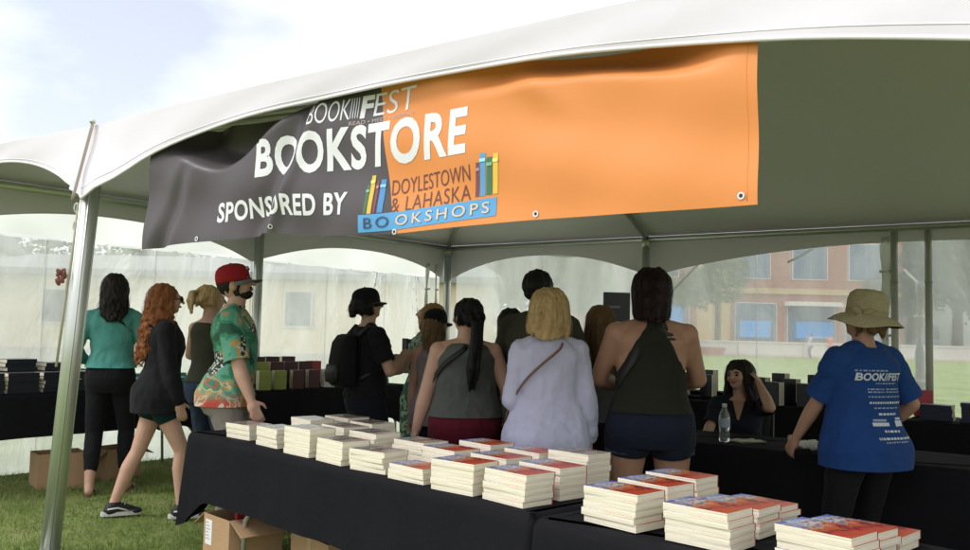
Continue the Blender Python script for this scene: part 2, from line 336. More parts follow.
# hanging strap, clips and seam at the front pole
s = Sh(); p = c0 + E2 * .05 - E1 * .06
s.tube([p + np.array([.0, 0, 2.12]), p + np.array([-.012, 0, 1.9]), p + np.array([-.05, -.0, 1.5]), p + np.array([-.08, 0, 1.12])], .008, 6)
s.tube([p + np.array([.03, 0, 2.1]), p + np.array([.012, 0, 1.8]), p + np.array([-.03, .0, 1.3])], .006, 6); tpart(s, 'strap', mat('strap_webbing', (.42, .40, .28), .8), True)
for zz in (1.98, 2.09):
    s = Sh(); t_ = np.linspace(0, 2 * np.pi, 14); s.tube([p + np.array([-.005 + .018 * math.cos(a), 0, zz + .03 * math.sin(a)]) for a in t_], .005, 6); tpart(s, 'clip', FRAME, True)
s = Sh(); pts = [T(2.62 + .03 * (1 - v) - .03 * v, -.03 - .07 * v, 2.60 + (2.12 - 2.60) * v) for v in np.linspace(0, 1, 10)]; s.tube(pts, .007, 6); o = tpart(s, 'corner_seam', mat('seam_green', (.35, .42, .36), .7), True)
s = Sh(); s.tube([q + E1 * .018 for q in pts], .004, 6); tpart(s, 'seam_piping', mat('seam_red', (.5, .28, .24), .7), True)
s = Sh(); s.ell(pts[0], (.02, .02, .018)); tpart(s, 'ring', FRAME, True)
# small dark red bow tied on the strap
bow = empty('dried_bow', tuple(p + np.array([-.07, -.02, 1.66])), 0, 'small reddish brown bow tied to the strap beside the front tent pole', 'bow')
RB = mat('bow_red', (.16, .05, .035), .8, 0, (30, .5), (20, .3)); s = Sh(); q = random.Random(5)
for k in range(14):
    a = q.uniform(0, 6.28); e = q.uniform(-.9, 1.2); c = np.array([math.cos(a) * .016, math.sin(a) * .016, .035 * e]); s.ell(c, (.014, .008, .022), Matrix.Rotation(q.uniform(-1, 1), 3, 'Y'), 8, 6)
s.obj('bow_loops', RB, bow, True)

# ------------------------------------------------------------------ sidewalls
def panel(name, pa, pb, z0, z1, m, label, amp=.03, seed=0, top=None, grp='clear plastic sidewall panels of the tent', ruff=0):
    """a hanging sheet from pa to pb (xy points)"""
    pa, pb = np.array(pa, float), np.array(pb, float); d = pb - pa; nrm = np.array([d[1], -d[0], 0]) / np.linalg.norm(d); ln = np.linalg.norm(d)
    rt = empty(name, tuple(pa), 0, label, 'sidewall', grp)
    def sheet(z0, z1, n, m_):
        us = np.linspace(0, 1, n); vs = np.linspace(0, 1, m_); U, Vv = np.meshgrid(us, vs, indexing='ij')
        o = amp * (np.sin(U * ln * 4.1 + seed + Vv * 1.4) * .6 + .5 * np.sin(U * ln * 9.3 + seed * 2 - Vv * 2.2)) * (.35 + .65 * Vv)
        zt = z1 + ruff * np.abs(np.sin(U * ln * 2.6 + seed)) * -1
        Q = d[None, None] * U[..., None] + nrm * o[..., None]; Q[..., 2] = zt + (z0 - zt) * Vv; return Q
    s = Sh(); s.grid(sheet(z0, top or z1, 60, 14)); s.obj('clear_sheet', m, rt, True, fix=False)
    if top:
        s = Sh(); s.grid(sheet(top - .02, z1, 60, 6) + nrm * .006); s.obj('white_band', WHITEBAND, rt, True, fix=False)
    for u in ((.34, .67) if ln > 3.2 else (.5,)):
        s = Sh(); Q = sheet(z0, top or z1, 60, 14); r = Q[int(u * 59)]; s.tube([x + nrm * -.006 for x in r], .005, 5); s.obj('welded_seam', SEAMT, rt, True)
    s = Sh(); Q = sheet(z0, z1, 60, 4); s.tube([x for x in Q[:, 0]], .012, 6); s.obj('top_rope', SEAM, rt, True)
    return rt
LO = .02
panel('sidewall_panel', T(-.06, -.05, 0), T(-.06, 3.33, 0), .05, 2.5, VINYL_L, 'hazy plastic sidewall panel behind the stacks of dark books at far left', .035, 1, 2.13)
panel('sidewall_panel', T(-.06, 3.37, 0), T(-.06, 6.6, 0), .05, 2.5, VINYL_L, 'hazy plastic sidewall panel with white top behind the woman with the backpack', .02, 2, 2.13)
panel('sidewall_panel', T(.12, W + .06, 0), T(3.06, W + .06, 0), LO, 2.46, VINYL_C, 'cloudy plastic sidewall panel behind the tall man in olive', .03, 3, None, ruff=.08)
panel('sidewall_panel', T(3.1, W + .06, 0), T(5.68, W + .06, 0), LO, 2.46, VINYL_R, 'clear plastic sidewall panel with the brick building showing through', .025, 4, None, ruff=.06)
panel('sidewall_panel', T(5.70, W + .06, 0), T(8.9, W + .06, 0), LO, 2.46, VINYL_R, 'clear plastic sidewall panel at the right with parked cars showing through', .025, 5, None, ruff=.06)
# furled panels and door poles
FURL = translucent('furled_vinyl', (.75, .76, .70), .6); FURL2 = mat('dark_furled_vinyl', (.26, .26, .23), .5, 0, (14, .4), (8, .2))
def furl(a, z0, z1, r, m, label, seed):
    s = Sh(); path = []; rad = []
    for v in np.linspace(0, 1, 26):
        path.append(np.array([math.sin(v * 7 + seed) * .012, math.cos(v * 5 + seed) * .012, z1 + (z0 - z1) * v])); rad.append(r * (.8 + .3 * math.sin(v * 9 + seed) + .15 * math.sin(v * 31)))
    s.tube(path, rad, 12); rt = empty('furled_sidewall', tuple(a), 0, label, 'furled sidewall'); s.obj('rolled_sheet', m, rt, True)
    for zz in (z1 - .35, z1 - 1.0):
        b = Sh(); b.cap((0, 0, zz - .012), (0, 0, zz + .012), r * 1.15, r * 1.15, 12, True); b.obj('tie', SEAM, rt, True)
    return rt
furl(T(5.70, W + .02, 0), .05, 2.45, .05, FURL, 'pale rolled up sidewall tied beside the door pole behind the sun hat', 1)
furl(T(5.98, W + .25, 0), .4, 2.0, .05, FURL2, 'dark rolled sheet hanging between the two door poles', 2)
furl(T(.0, W - .42, 0), .3, 2.3, .035, FURL, 'twisted grey sidewall roll hanging left of the far corner pole', 3)
furl(T(.0, W - .22, 0), .1, 2.3, .022, FURL, 'thin pale rolled strip of plastic nearest the far corner pole', 4)
POLEM = mat('dull_steel', (.46, .46, .41), .5, .2)
for sx, dx, lb in ((5.79, 0, 'grey door pole right of the sun hat with tied straps'), (6.10, 0, 'slim grey door pole at the edge of the right hand opening')):
    rt = empty('door_pole', tuple(T(sx, W, 0)), 0, lb, 'pole'); s = Sh(); s.cap((0, 0, 0), (0, 0, EAVE - .03), .035, .035, 16, True); s.obj('shaft', POLEM, rt, True)
    s = Sh(); s.cap((0, 0, 1.98), (0, 0, 1.995), .0385, .0385, 16, True); s.obj('band', POLEM, rt, True)
ROPEM = translucent('pale_webbing', (.85, .85, .83), .7)
def rope(a, b, label):
    s = Sh(); s.tube([a, (np.array(a) + b) / 2 + np.array([0, 0, -.01]), b], .013, 6); tag(s.obj('strap', ROPEM, None, True), label, 'strap')
rope(T(3.2, W + .02, 1.75), T(3.75, W + .03, 2.28), 'white strap slanting up from the pole behind the red haired bob')
rope(T(4.72, W + .02, 2.22), T(4.98, W + .03, 2.36), 'short white strap under the valance above the brick building')
rope(T(5.86, W + .1, 2.12), T(6.08, W + .3, 1.88), 'white strap running between the two door poles')
rope(T(.02, W - .3, 1.1), T(.02, W - .95, .55), 'thin strap slanting down from the far corner pole')

# ------------------------------------------------------------------ banner
BL, BZ0, BZ1 = 3.45, 1.835, 2.50
BO = T(3.209, .05, 0)
def sstep(x): x = np.clip(x, 0, 1); return x * x * (3 - 2 * x)
def ban(u, z, off=0.0):
    """point of the banner's cloth at u metres along, height z"""
    u = np.asarray(u, float); z = np.asarray(z, float)
    v = np.clip((z - BZ0) / .62, 0, 1.1)
    fold = 2.345 - .14 * np.exp(-((u - .58) / .30) ** 2) + .10 * sstep((u - .75) / .5)
    d = -.22 * sstep((z - fold) / .13) * (sstep((u - .08) / .2) * sstep((1.42 - u) / .4))
    fold2 = 2.375 - .07 * sstep((u - 2.1) / 1.3) + .02 * np.sin(u * 5.1)
    d = d - .19 * sstep((BL - u - .02) / .5) * sstep((z - fold2 + .0) / .12) * sstep((u - 2.05) / .35) * (.7 + .3 * np.sin(u * 4.4 + 1))
    c = 1.0 + .33 * (z - 1.85) * 1.6           # the diagonal crease through the second letter
    d = d + .034 * np.exp(-((u - c) / .055) ** 2) * (1 - .5 * v) - .022 * np.exp(-((u - c + .11) / .07) ** 2)
    d = d + .045 * np.exp(-((u - .33 - .55 * (v - .6) ** 2) / .12) ** 2) * (v - .1) - .04 * np.exp(-((u - .14 - .3 * v) / .06) ** 2) * (1 - v)
    d = d + .008 * np.sin(u * 5.2 + v * 2.5) + .006 * np.sin(u * 13 - v * 5) * (1 - sstep((u - 1.6) / .5) * .6) + .012 * np.sin(u * 2.1 + 1) + .007 * np.sin(z * 17 + u * 4)
    d = d + .02 * np.exp(-((u - 2.55 + .5 * (v - .9)) / .10) ** 2) * sstep((v - .55) / .3)
    ux = u - .09 * (1 - v) * np.exp(-u / .35)
    zz = z - .022 * np.sin(np.pi * np.clip(u / 1.0, 0, 1)) * 0 + .022 * np.exp(-((u - 1.0) / .2) ** 2) * (1 - v) - .018 * np.exp(-((u - 1.75) / .4) ** 2) * (1 - v) - .02 * np.exp(-(u / .25) ** 2) * (1 - v)
    return BO + E1 * np.asarray(ux)[..., None] + E2 * (np.asarray(d) + off)[..., None] + np.array([0, 0, 1.]) * np.asarray(zz)[..., None]
banner = empty('vinyl_banner', tuple(BO), 0, 'black and orange bookstore banner hanging under the front valance', 'banner')
def bpart(s, name, m, smooth=True): s.tf(lambda v: v - BO); return s.obj(name, m, banner, smooth, fix=False)
BBLK = mat('banner_black', (.075, .062, .070), .46, 0, (5, .16), (1.2, .06), .5); BORG = mat('banner_orange', (.78, .28, .075), .52, 0, (5, .14), (1.1, .05), .4)
def split(z): return 1.70 + (2.50 - z) * .19
zs = np.linspace(BZ0, BZ1, 40)
def bsheet(f0, f1, n):
    P = []
    for z in zs: u = np.linspace(f0(z), f1(z), n); P.append(ban(u, np.full(n, z)))
    s = Sh(); P = np.array(P); s.grid(P); s.grid((P - E2 * .003)[::-1]); return s
bpart(bsheet(lambda z: 0, split, 130), 'black_panel', BBLK); bpart(bsheet(split, lambda z: BL, 130), 'orange_panel', BORG)
def text_verts(txt, bold=0.0, spacing=1.0, shear=0.0):
    c = bpy.data.curves.new('t', 'FONT'); c.body = txt; c.offset = bold; c.space_character = spacing; c.shear = shear; c.resolution_u = 4
    o = bpy.data.objects.new('t', c); COL.objects.link(o); dg = bpy.context.evaluated_depsgraph_get(); dg.update()
    me = bpy.data.meshes.new_from_object(o.evaluated_get(dg)); bpy.data.objects.remove(o); bpy.data.curves.remove(c)
    bm = bmesh.new(); bm.from_mesh(me); bpy.data.meshes.remove(me); bmesh.ops.remove_doubles(bm, verts=bm.verts, dist=1e-5); bmesh.ops.triangulate(bm, faces=bm.faces)
    for _ in range(3):
        es = [e for e in bm.edges if e.calc_length() > .14]
        if not es: break
        bmesh.ops.subdivide_edges(bm, edges=es, cuts=1); bmesh.ops.triangulate(bm, faces=bm.faces)
    bm.verts.ensure_lookup_table(); V = np.array([v.co[:2] for v in bm.verts]); Fc = [[v.index for v in f.verts] for f in bm.faces]; bm.free()
    V -= V.min(0); V /= V.max(0); return V, Fc
def btext(name, txt, u0, u1, z0, z1, m, bold=.0, off=.002, spacing=1.0, shear=0, z0r=None):
    V, Fc = text_verts(txt, bold, spacing, shear); s = Sh(); b = (z0r - z0) if z0r is not None else 0
    s.add(ban(u0 + V[:, 0] * (u1 - u0), z0 + V[:, 0] * b + V[:, 1] * (z1 - z0), off), Fc); return bpart(s, name, m, False)
def brect(name, pts, m, off=.002, n=24):
    (a, b, c, d) = [np.array(p) for p in pts]; us = np.linspace(0, 1, n); s = Sh()
    P = np.array([[(a * (1 - u) + b * u) * (1 - v) + (d * (1 - u) + c * u) * v for u in us] for v in np.linspace(0, 1, 8)]); s.grid(ban(P[..., 0], P[..., 1], off)); return bpart(s, name, m, True)
WTXT = mat('banner_white', (.8, .8, .82), .45, 0, None, (4, .04)); BRN = mat('banner_brown', (.16, .055, .05), .5); LBLUE = mat('banner_blue', (.10, .36, .68), .45); PEACH = mat('banner_peach', (.75, .55, .42), .5)
NAVYT = mat('banner_navy', (.05, .07, .16), .5); TAN = mat('faint_print', (.55, .42, .40), .5)
btext('lettering', 'BOOKSTORE', .885, 2.225, 2.135, 2.338, WTXT, .033, spacing=1.10)
btext('lettering', 'SPONSORED BY', .60, 1.535, 1.930, 2.036, WTXT, .028, spacing=1.08)
btext('lettering', 'BOOK', 1.262, 1.525, 2.368, 2.468, WTXT, -.006, shear=.1); btext('lettering', 'F', 1.585, 1.668, 2.366, 2.470, WTXT, .035, shear=.1); btext('lettering', 'EST', 1.665, 1.935, 2.368, 2.472, WTXT, -.006, shear=.1)
for k in range(4): brect('emblem_bar', [(1.527 + .014 * k, 2.372), (1.531 + .014 * k, 2.372), (1.537 + .014 * k, 2.468), (1.533 + .014 * k, 2.468)], WTXT, n=3)
btext('small_lettering', 'READ • MEET • REPEAT', 1.525, 1.925, 2.340, 2.357, TAN, 0)
btext('lettering', 'DOYLESTOWN', 1.80, 2.245, 2.003, 2.070, BRN, -.004, z0r=2.022, spacing=1.0)
btext('lettering', '& LAHASKA', 1.80, 2.245, 1.927, 1.992, BRN, -.004, z0r=1.943, spacing=1.08)
brect('blue_bar', [(1.62, 1.846), (2.38, 1.866), (2.38, 1.942), (1.62, 1.924)], LBLUE)
btext('lettering', 'BO', 1.655, 1.795, 1.862, 1.910, NAVYT, 0, .006, 1.35, z0r=1.866); btext('lettering', 'OKSHOPS', 1.835, 2.345, 1.868, 1.915, PEACH, .006, .006, 1.35, z0r=1.880)
for u, wd, z0, z1, c in ((1.645, .018, 1.928, 2.06, (.06, .16, .09)), (1.668, .024, 1.928, 2.10, (.75, .50, .06)), (1.702, .012, 1.930, 2.075, (.25, .06, .10)), (1.725, .030, 1.931, 2.078, (.08, .28, .62)),
                         (2.268, .020, 1.952, 2.09, (.22, .07, .09)), (2.292, .030, 1.953, 2.125, (.12, .36, .66)), (2.327, .028, 1.955, 2.105, (.06, .20, .10)), (2.360, .026, 1.956, 2.118, (.85, .55, .08))):
    o = brect('printed_book', [(u, z0), (u + wd, z0), (u + wd + .012, z1), (u + .012, z1)], mat('print', c, .5), n=3)
    brect('printed_band', [(u + .009, z1 - .035), (u + wd + .010, z1 - .035), (u + wd + .011, z1 - .022), (u + .010, z1 - .022)], mat('print', tuple(min(1, x * 2 + .12) for x in c), .5), .005, 3)
for u, z in ((.46, 1.853), (1.035, 1.868), (1.83, 1.843), (2.58, 1.858), (3.395, 1.868)):
    s = Sh(); t_ = np.linspace(0, 2 * np.pi, 17)[:-1]; s.rings([ban(u + r * np.cos(t_), z + r * np.sin(t_), .004) for r in (.013, .007)], False); bpart(s, 'grommet', GOLD)
    s = Sh(); V = ban(u + .007 * np.cos(t_), z + .007 * np.sin(t_), .0035); s.add(V, [tuple(range(16))]); bpart(s, 'grommet_hole', DARK)
# hem stitched along the right end
s = Sh(); s.tube(ban(np.full(20, BL - .035) + .0008 * np.sin(np.arange(20) * 1.7), np.linspace(1.85, 2.45, 20), -.0006), .0022, 6); bpart(s, 'hem_ridge', BORG)
exec_later = []

# ------------------------------------------------------------------ tables and cloths
BIRCH = mat('table_laminate', (.55, .52, .47), .5); STEEL = mat('bent_steel', (.55, .56, .54), .35, .7)
EA1 = math.atan2(E1[1], E1[0])
def table(c, rz, ln, dp, h, z0, drop, label, clabel, corner=.14, seed=0, inset=.22, fold=.02):
    """folding table with a cloth over it; drop is how far the cloth hangs"""
    t = empty('folding_table', (c[0], c[1], z0), rz, label, 'table', 'folding tables under black cloths')
    s = Sh(); s.box(-ln / 2 + .014, ln / 2 - .014, -dp / 2 + .014, dp / 2 - .014, h - .045, h - .006); s.obj('tabletop', BIRCH, t, bevel=.006)
    for sx in (-1, 1):
        for sy in (-1, 1):
            s = Sh(); x = sx * (ln / 2 - inset); y = sy * (dp / 2 - .07)
            s.tube([(x, y - sy * .12, h - .06), (x, y - sy * .02, h - .08), (x + sx * .01, y, h - .14), (x + sx * .03, y, h * .55), (x + sx * .12, y, h * .42), (x + sx * .14, y, .0)], .0135, 8); s.obj('leg', STEEL, t, True)
    cl = Sh(); r = .02; pts = []; H = h
    def corner_(cx, cy, a0):
        for k in range(7): a = a0 + k / 6 * math.pi / 2; pts.append((cx + r * math.cos(a), cy + r * math.sin(a), math.cos(a), math.sin(a)))
    def side(p, q, n):
        for k in range(1, n): u = k / n; pts.append((p[0] + (q[0] - p[0]) * u, p[1] + (q[1] - p[1]) * u, *p[2:]))
    a, b = ln / 2 - r, dp / 2 - r
    nl = max(12, int(ln / .05)); nd = max(8, int(dp / .05))
    corner_(a, b, 0); side((a, b + r, 0, 1), (-a, b + r), nl); corner_(-a, b, math.pi / 2); side((-a - r, b, -1, 0), (-a - r, -b), nd)
    corner_(-a, -b, math.pi); side((-a, -b - r, 0, -1), (a, -b - r), nl); corner_(a, -b, 1.5 * math.pi); side((a + r, -b, 1, 0), (a + r, b), nd)
    pts = np.array(pts); n = len(pts); S_ = np.arange(n)
    dc = np.minimum.reduce([np.hypot(pts[:, 0] - x, pts[:, 1] - y) for x in (a, -a) for y in (b, -b)])
    ce = np.exp(-(dc / .16) ** 2); arc = np.concatenate([[0], np.cumsum(np.hypot(*(np.diff(pts[:, :2], axis=0).T)))])
    rip = np.sin(arc * 8 + seed) * .45 + np.sin(arc * 19 + seed * 2) * .25 + np.sin(arc * 3.1 + seed * 3) * .5
    rings = []
    rings.append(np.stack([pts[:, 0] - pts[:, 2] * .05, pts[:, 1] - pts[:, 3] * .05, np.full(n, H + .001)], 1))
    rings.append(np.stack([pts[:, 0] - pts[:, 2] * .004, pts[:, 1] - pts[:, 3] * .004, np.full(n, H)], 1))
    dr = drop + corner * ce
    for v in np.linspace(.03, 1, 14):
        o = .008 + (fold * rip + .05 * ce * (1 + .6 * np.sin(arc * 60))) * v ** .8
        rings.append(np.stack([pts[:, 0] + pts[:, 2] * o, pts[:, 1] + pts[:, 3] * o, np.maximum(H - .008 - dr * v, .012)], 1))
    cl.rings(rings, False); cl.add(rings[0], [tuple(range(n))])
    me = cl.mesh('tablecloth', True); o = link('tablecloth', me, BLACKCLOTH); o.location = (c[0], c[1], z0); o.rotation_euler = (0, 0, rz)
    tag(o, clabel, 'tablecloth', 'black tablecloths'); return t
U = np.array([.6756, -.7373, 0]); NN = np.array([.7373, .6756, 0]); FO = np.array([-1.488, 5.072, 0]); UA = math.atan2(U[1], U[0])
def FT(t, n, z=0): return FO + U * t + NN * n + np.array([0, 0, z])
TH = .745
c = FT(1.10, .32); table(c, UA, 2.90, .76, TH, 0, .36, 'long folding table at front holding the left rows of cream paperbacks', 'long black cloth on the front table with its left corner hanging low', .18, .4, inset=.74)
c = FT(3.93, .30); table(c, UA, 2.70, .76, TH - .004, 0, .60, 'folding table at lower right holding the thick stacks of bright covered paperbacks', 'black cloth on the lower right table meeting the long table', .1, 1.9)
def TT(s0, s1, d0, d1, h, z0, drop, label, clabel, along='d', seed=0, **k):
    c = T((s0 + s1) / 2, (d0 + d1) / 2, 0)
    if along == 'd': table(c, EA1 + math.pi / 2, d1 - d0, s1 - s0, h, z0, drop, label, clabel, seed=seed, **k)
    else: table(c, EA1, s1 - s0, d1 - d0, h, z0, drop, label, clabel, seed=seed, **k)
LH = .76; LZ = .06
TT(.08, .74, .05, 2.3, LH, LZ, .33, 'folding table at far left under stacks of dark hardcovers', 'black cloth under the dark hardcover stacks at far left', seed=1)
TT(.08, .78, 2.72, 5.02, .745, 0, .36, 'folding table at the back left holding upright lime and maroon books', 'black cloth below the upright lime and maroon books', seed=3)
TT(3.45, 5.62, 5.72, 6.46, .735, 0, .70, 'folding table by the clear sidewall holding upright black books', 'black cloth below the upright black books by the clear sidewall', 's', 4)
TT(6.15, 8.0, 5.05, 5.8, .745, 0, .70, 'folding table at far right holding stacked navy hardcovers', 'black cloth under the navy hardcovers at far right', 's', 5)
TT(4.5, 6.40, 2.33, 3.03, .745, 0, .71, 'signing table in front of the seated woman with a water bottle', 'black floor length cloth on the signing table below the water bottle', 's', 6, fold=.028)
TT(6.43, 8.4, 2.31, 3.01, .745, 0, .71, 'folding table beside the woman in the blue shirt with papers at right', 'black cloth on the table right of the blue shirt', 's', 7, fold=.028)

# ------------------------------------------------------------------ books
def covermat(name, stops, rough=.3, seed=0.0):
    """printed cover: the picture runs along the book"""
    m = mat(name, (.5, .2, .1), rough); t = m.node_tree; b = bs(m); tcn = t.nodes['Texture Coordinate']; sep = t.nodes.new('ShaderNodeSeparateXYZ')
    nz = t.nodes.new('ShaderNodeTexNoise'); nz.inputs['Scale'].default_value = 22; nz.inputs['Detail'].default_value = 5; nz.inputs['Distortion'].default_value = 1.2
    ad = t.nodes.new('ShaderNodeMath'); ad.operation = 'MULTIPLY_ADD'; ad.inputs[1].default_value = 3.4; ad.inputs[2].default_value = .16 + seed
    a2 = t.nodes.new('ShaderNodeMath'); a2.operation = 'MULTIPLY_ADD'; a2.inputs[1].default_value = .75
    mp = t.nodes.new('ShaderNodeMapping'); mp.inputs['Location'].default_value = (seed * 7, seed * 3, seed)
    t.links.new(tcn.outputs['Object'], sep.inputs[0]); t.links.new(tcn.outputs['Object'], mp.inputs[0]); t.links.new(mp.outputs[0], nz.inputs[0]); t.links.new(sep.outputs[0], ad.inputs[0]); t.links.new(nz.outputs[0], a2.inputs[0]); t.links.new(ad.outputs[0], a2.inputs[2])
    c = ramp(t, stops); t.links.new(a2.outputs[0], c.inputs[0]); t.links.new(c.outputs[0], b.inputs['Base Color']); return m
ART = covermat('bright_cover', [(.12, (.09, .08, .33)), (.24, (.14, .24, .50)), (.32, (.55, .48, .36)), (.38, (.10, .06, .22)), (.46, (.45, .30, .16)), (.53, (.42, .06, .03)), (.62, (.47, .10, .025)), (.69, (.05, .015, .03)), (.77, (.42, .03, .025)), (.95, (.42, .085, .03))])
ART2 = covermat('muted_cover', [(.15, (.30, .32, .34)), (.35, (.10, .10, .12)), (.5, (.38, .33, .27)), (.62, (.12, .06, .06)), (.8, (.36, .30, .26))], .22, .05)
def bookmesh(kind, ln, dp, th, cover, art, upright=False, flip=1):
    """a book: its page block and its cover as two meshes; x is the long side, spine at +y"""
    e = .0009
    pg = Sh(); pg.box(-ln / 2 + e, ln / 2 - e, -dp / 2 + e * .6, dp / 2 - .004, .0002 if art else .0026, th - (.0005 if art else .0026))
    cv = Sh(); k_ = .0005 if art else .0022; i_ = .0012 if art else 0; cv.box(-ln / 2 + i_, ln / 2 - i_, -dp / 2 + i_, dp / 2 - .0028, th - k_, th)
    if not art: cv.box(-ln / 2, ln / 2, -dp / 2, dp / 2 - .0028, 0, k_)
    cv.box(-ln / 2, ln / 2, dp / 2 - .0026, dp / 2, 0, th)
    if upright:                                     # stands on its short side, front cover to -y
        q = lambda v: np.stack([v[:, 1] * flip, -(v[:, 2] - th / 2), v[:, 0] + ln / 2], 1); pg.tf(q); cv.tf(q)
    root = empty('book'); c_ = cv.obj('cover', art or cover, root, fix=True); p_ = pg.obj('page_block', PAPER, root); return kids(root, c_, p_)
protos = []
def use(p, loc, rz, label, group, sz=1.0, cat='book'):
    if p['used'] if 'used' in p.keys() else False: o = copy_tree(p)
    else: o = p
    for q in [p]: q['used'] = True
    KIDS.setdefault(o.name, KIDS.get(p.name, []))
    o.location = loc; o.rotation_euler = (0, 0, rz); o.scale = (1, 1, sz); tag(o, label, cat, group); BOOKS.append(o); return o
BOOKS = []
PB = bookmesh('paperback', .232, .155, .025, None, ART); PB2 = bookmesh('paperback', .232, .155, .025, None, ART2)
ORD = ['first', 'second', 'third', 'fourth', 'fifth', 'sixth', 'seventh', 'eighth', 'ninth', 'tenth', 'eleventh', 'twelfth']
def level(k, n): return 'bottom' if k == 0 else 'top' if k == n - 1 else ORD[k] + ' from bottom'
def stack(proto, t, n, cnt, h, where, group, ang=0.0):
    """a stack whose right front corner stands at (t, n) on the front tables"""
    th = h / cnt; z = TH + .002
    for k in range(cnt):
        o_ = 1 if rnd.random() < .25 else .35; j = rnd.uniform(-.009, .009) * o_; j2 = rnd.uniform(-.007, .009) * o_; a = UA + ang + rnd.uniform(-.03, .03) * o_; p = FT(t - .116 + j, n + .0775 + j2)
        if k == cnt - 1 and rnd.random() < .5: a += rnd.uniform(-.05, .05)
        use(proto, (p[0], p[1], z), a, f'{level(k, cnt)} cream edged paperback, {where}', group, th / .025); z += th
G1 = 'paperbacks stacked on the long front table'; G2 = 'paperbacks stacked on the lower right table'
row1 = [(.216, .026, 3, .084, PB2), (.603, .001, 4, .102, PB2), (.961, -.027, 5, .138, PB2), (1.273, -.031, 4, .112, PB2), (1.567, -.026, 4, .097, PB2), (1.874, -.034, 3, .065, PB), (2.178, -.037, 5, .125, PB), (2.475, -.015, 5, .121, PB)]
for i, (t_, n_, c_, h_, p_) in enumerate(row1): stack(p_, t_, n_, c_, h_, f'{ORD[i]} stack from left, front row, long table', G1, (-.0 if i % 2 else .07) + (.05 if i in (0, 4, 5, 6) else -.02))
row2 = [(.483, .28, 5, .125, PB2), (.881, .235, 5, .125, PB2), (1.191, .212, 5, .125, PB2), (1.49, .27, 4, .11, PB2), (1.78, .225, 4, .11, PB), (2.08, .26, 4, .11, PB), (2.451, .195, 5, .125, PB)]
for i, (t_, n_, c_, h_, p_) in enumerate(row2): stack(p_, t_, n_, c_, h_, f'{ORD[i]} stack from left, middle row, long table', G1, rnd.uniform(-.05, .05))
row3 = [(.49, .512, 5, .125, PB2), (.823, .464, 5, .125, PB2), (1.75, .48, 4, .115, PB), (2.05, .51, 4, .11, PB), (2.30, .53, 5, .132, PB2)]
for i, (t_, n_, c_, h_, p_) in enumerate(row3): stack(p_, t_, n_, c_, h_, f'{ORD[i]} stack from left, back row, long table', G1, rnd.uniform(-.05, .05))
rowb = [(2.968, .003, 5, .124, 'front'), (3.303, .013, 5, .118, 'front'), (3.675, .03, 5, .113, 'front'), (4.12, .02, 2, .05, 'front'), (2.93, .235, 5, .12, 'middle'), (3.26, .251, 4, .095, 'middle'), (3.64, .245, 4, .088, 'middle'), (2.86, .50, 5, .112, 'back'), (3.19, .50, 3, .058, 'back'), (3.63, .44, 2, .052, 'back')]
cnt = {}
for i, (t_, n_, c_, h_, rw) in enumerate(rowb):
    k = cnt.get(rw, 0); cnt[rw] = k + 1; stack(PB, t_, n_, c_, h_, f'{ORD[k]} stack from left, {rw} row, lower right table', G2, (.04 if i % 2 else -.03))

def solid(name, c, rough=.35): return mat(name, c, rough, 0, None, (30, .25), .4)
BKD = solid('black_cover', (.02, .022, .03)); NVY = solid('navy_cover', (.02, .024, .05)); TEA = solid('teal_cover', (.05, .36, .34)); LIME = solid('lime_cover', (.30, .34, .07)); MAR = solid('maroon_cover', (.075, .018, .022)); REDC = solid('red_cover', (.42, .03, .04)); GRN = solid('green_cover', (.04, .30, .12)); CYA = solid('pale_blue_cover', (.35, .50, .58)); WHT = solid('white_cover', (.7, .68, .62))
HB = {k: bookmesh('hardback', .24, .165, .032, m, None) for k, m in (('black', BKD), ('navy', NVY), ('teal', TEA), ('cyan', CYA))}
def lstack(k, s, d, cnt, where, group, th=.032, z=LH + LZ + .004, turn=0.0):
    for i in range(cnt):
        p = T(s + rnd.uniform(-.006, .006), d + rnd.uniform(-.006, .006), 0)
        use(HB[k], (p[0], p[1], z), EA1 + math.pi / 2 + math.pi + turn + rnd.uniform(-.03, .03), f'{level(i, cnt)} {where}', group, th / .032); z += th
GL = 'dark hardcovers stacked at far left'
for i, (s_, d_, n_) in enumerate(((.62, .33, 5), (.62, .60, 5), (.62, .88, 5), (.62, 1.16, 5))): lstack('black', s_, d_, n_, f'dark hardcover, {ORD[i]} stack from left, front row, far left table', GL)
for i, (s_, d_, n_) in enumerate(((.38, .38, 2), (.36, .70, 3), (.38, 1.0, 2), (.19, .85, 2))): lstack('black', s_, d_, n_, f'dark hardcover, {ORD[i]} stack from left, rear rows, far left table', GL, z=LH + LZ + .004 + .16)
s = Sh(); s.box(-.62, .62, -.17, .17, 0, .158); c = T(.29, .74, LH + LZ + .002); o = s.obj('riser', BLACKCLOTH, bevel=.004); o.location = c; o.rotation_euler = (0, 0, EA1 + math.pi / 2); tag(o, 'black riser under the rear dark hardcovers at far left', 'riser')
lstack('cyan', .56, 1.36, 4, 'pale blue book, stack behind the dark hardcovers left of the tent pole', 'pale blue books')
for i, (s_, d_, n_) in enumerate(((.60, 1.56, 3), (.58, 1.78, 3), (.36, 1.68, 4))): lstack('teal', s_, d_, n_, f'teal book, {["near", "right", "rear"][i]} stack of three beside the woman in teal', 'teal books', .028)
for i, (s_, d_, n_) in enumerate(((.60, 1.98, 3), (.40, 2.1, 4))): lstack('teal', s_, d_, n_, f'teal book, {["front", "rear"][i]} stack just behind the woman in teal', 'teal books', .028)
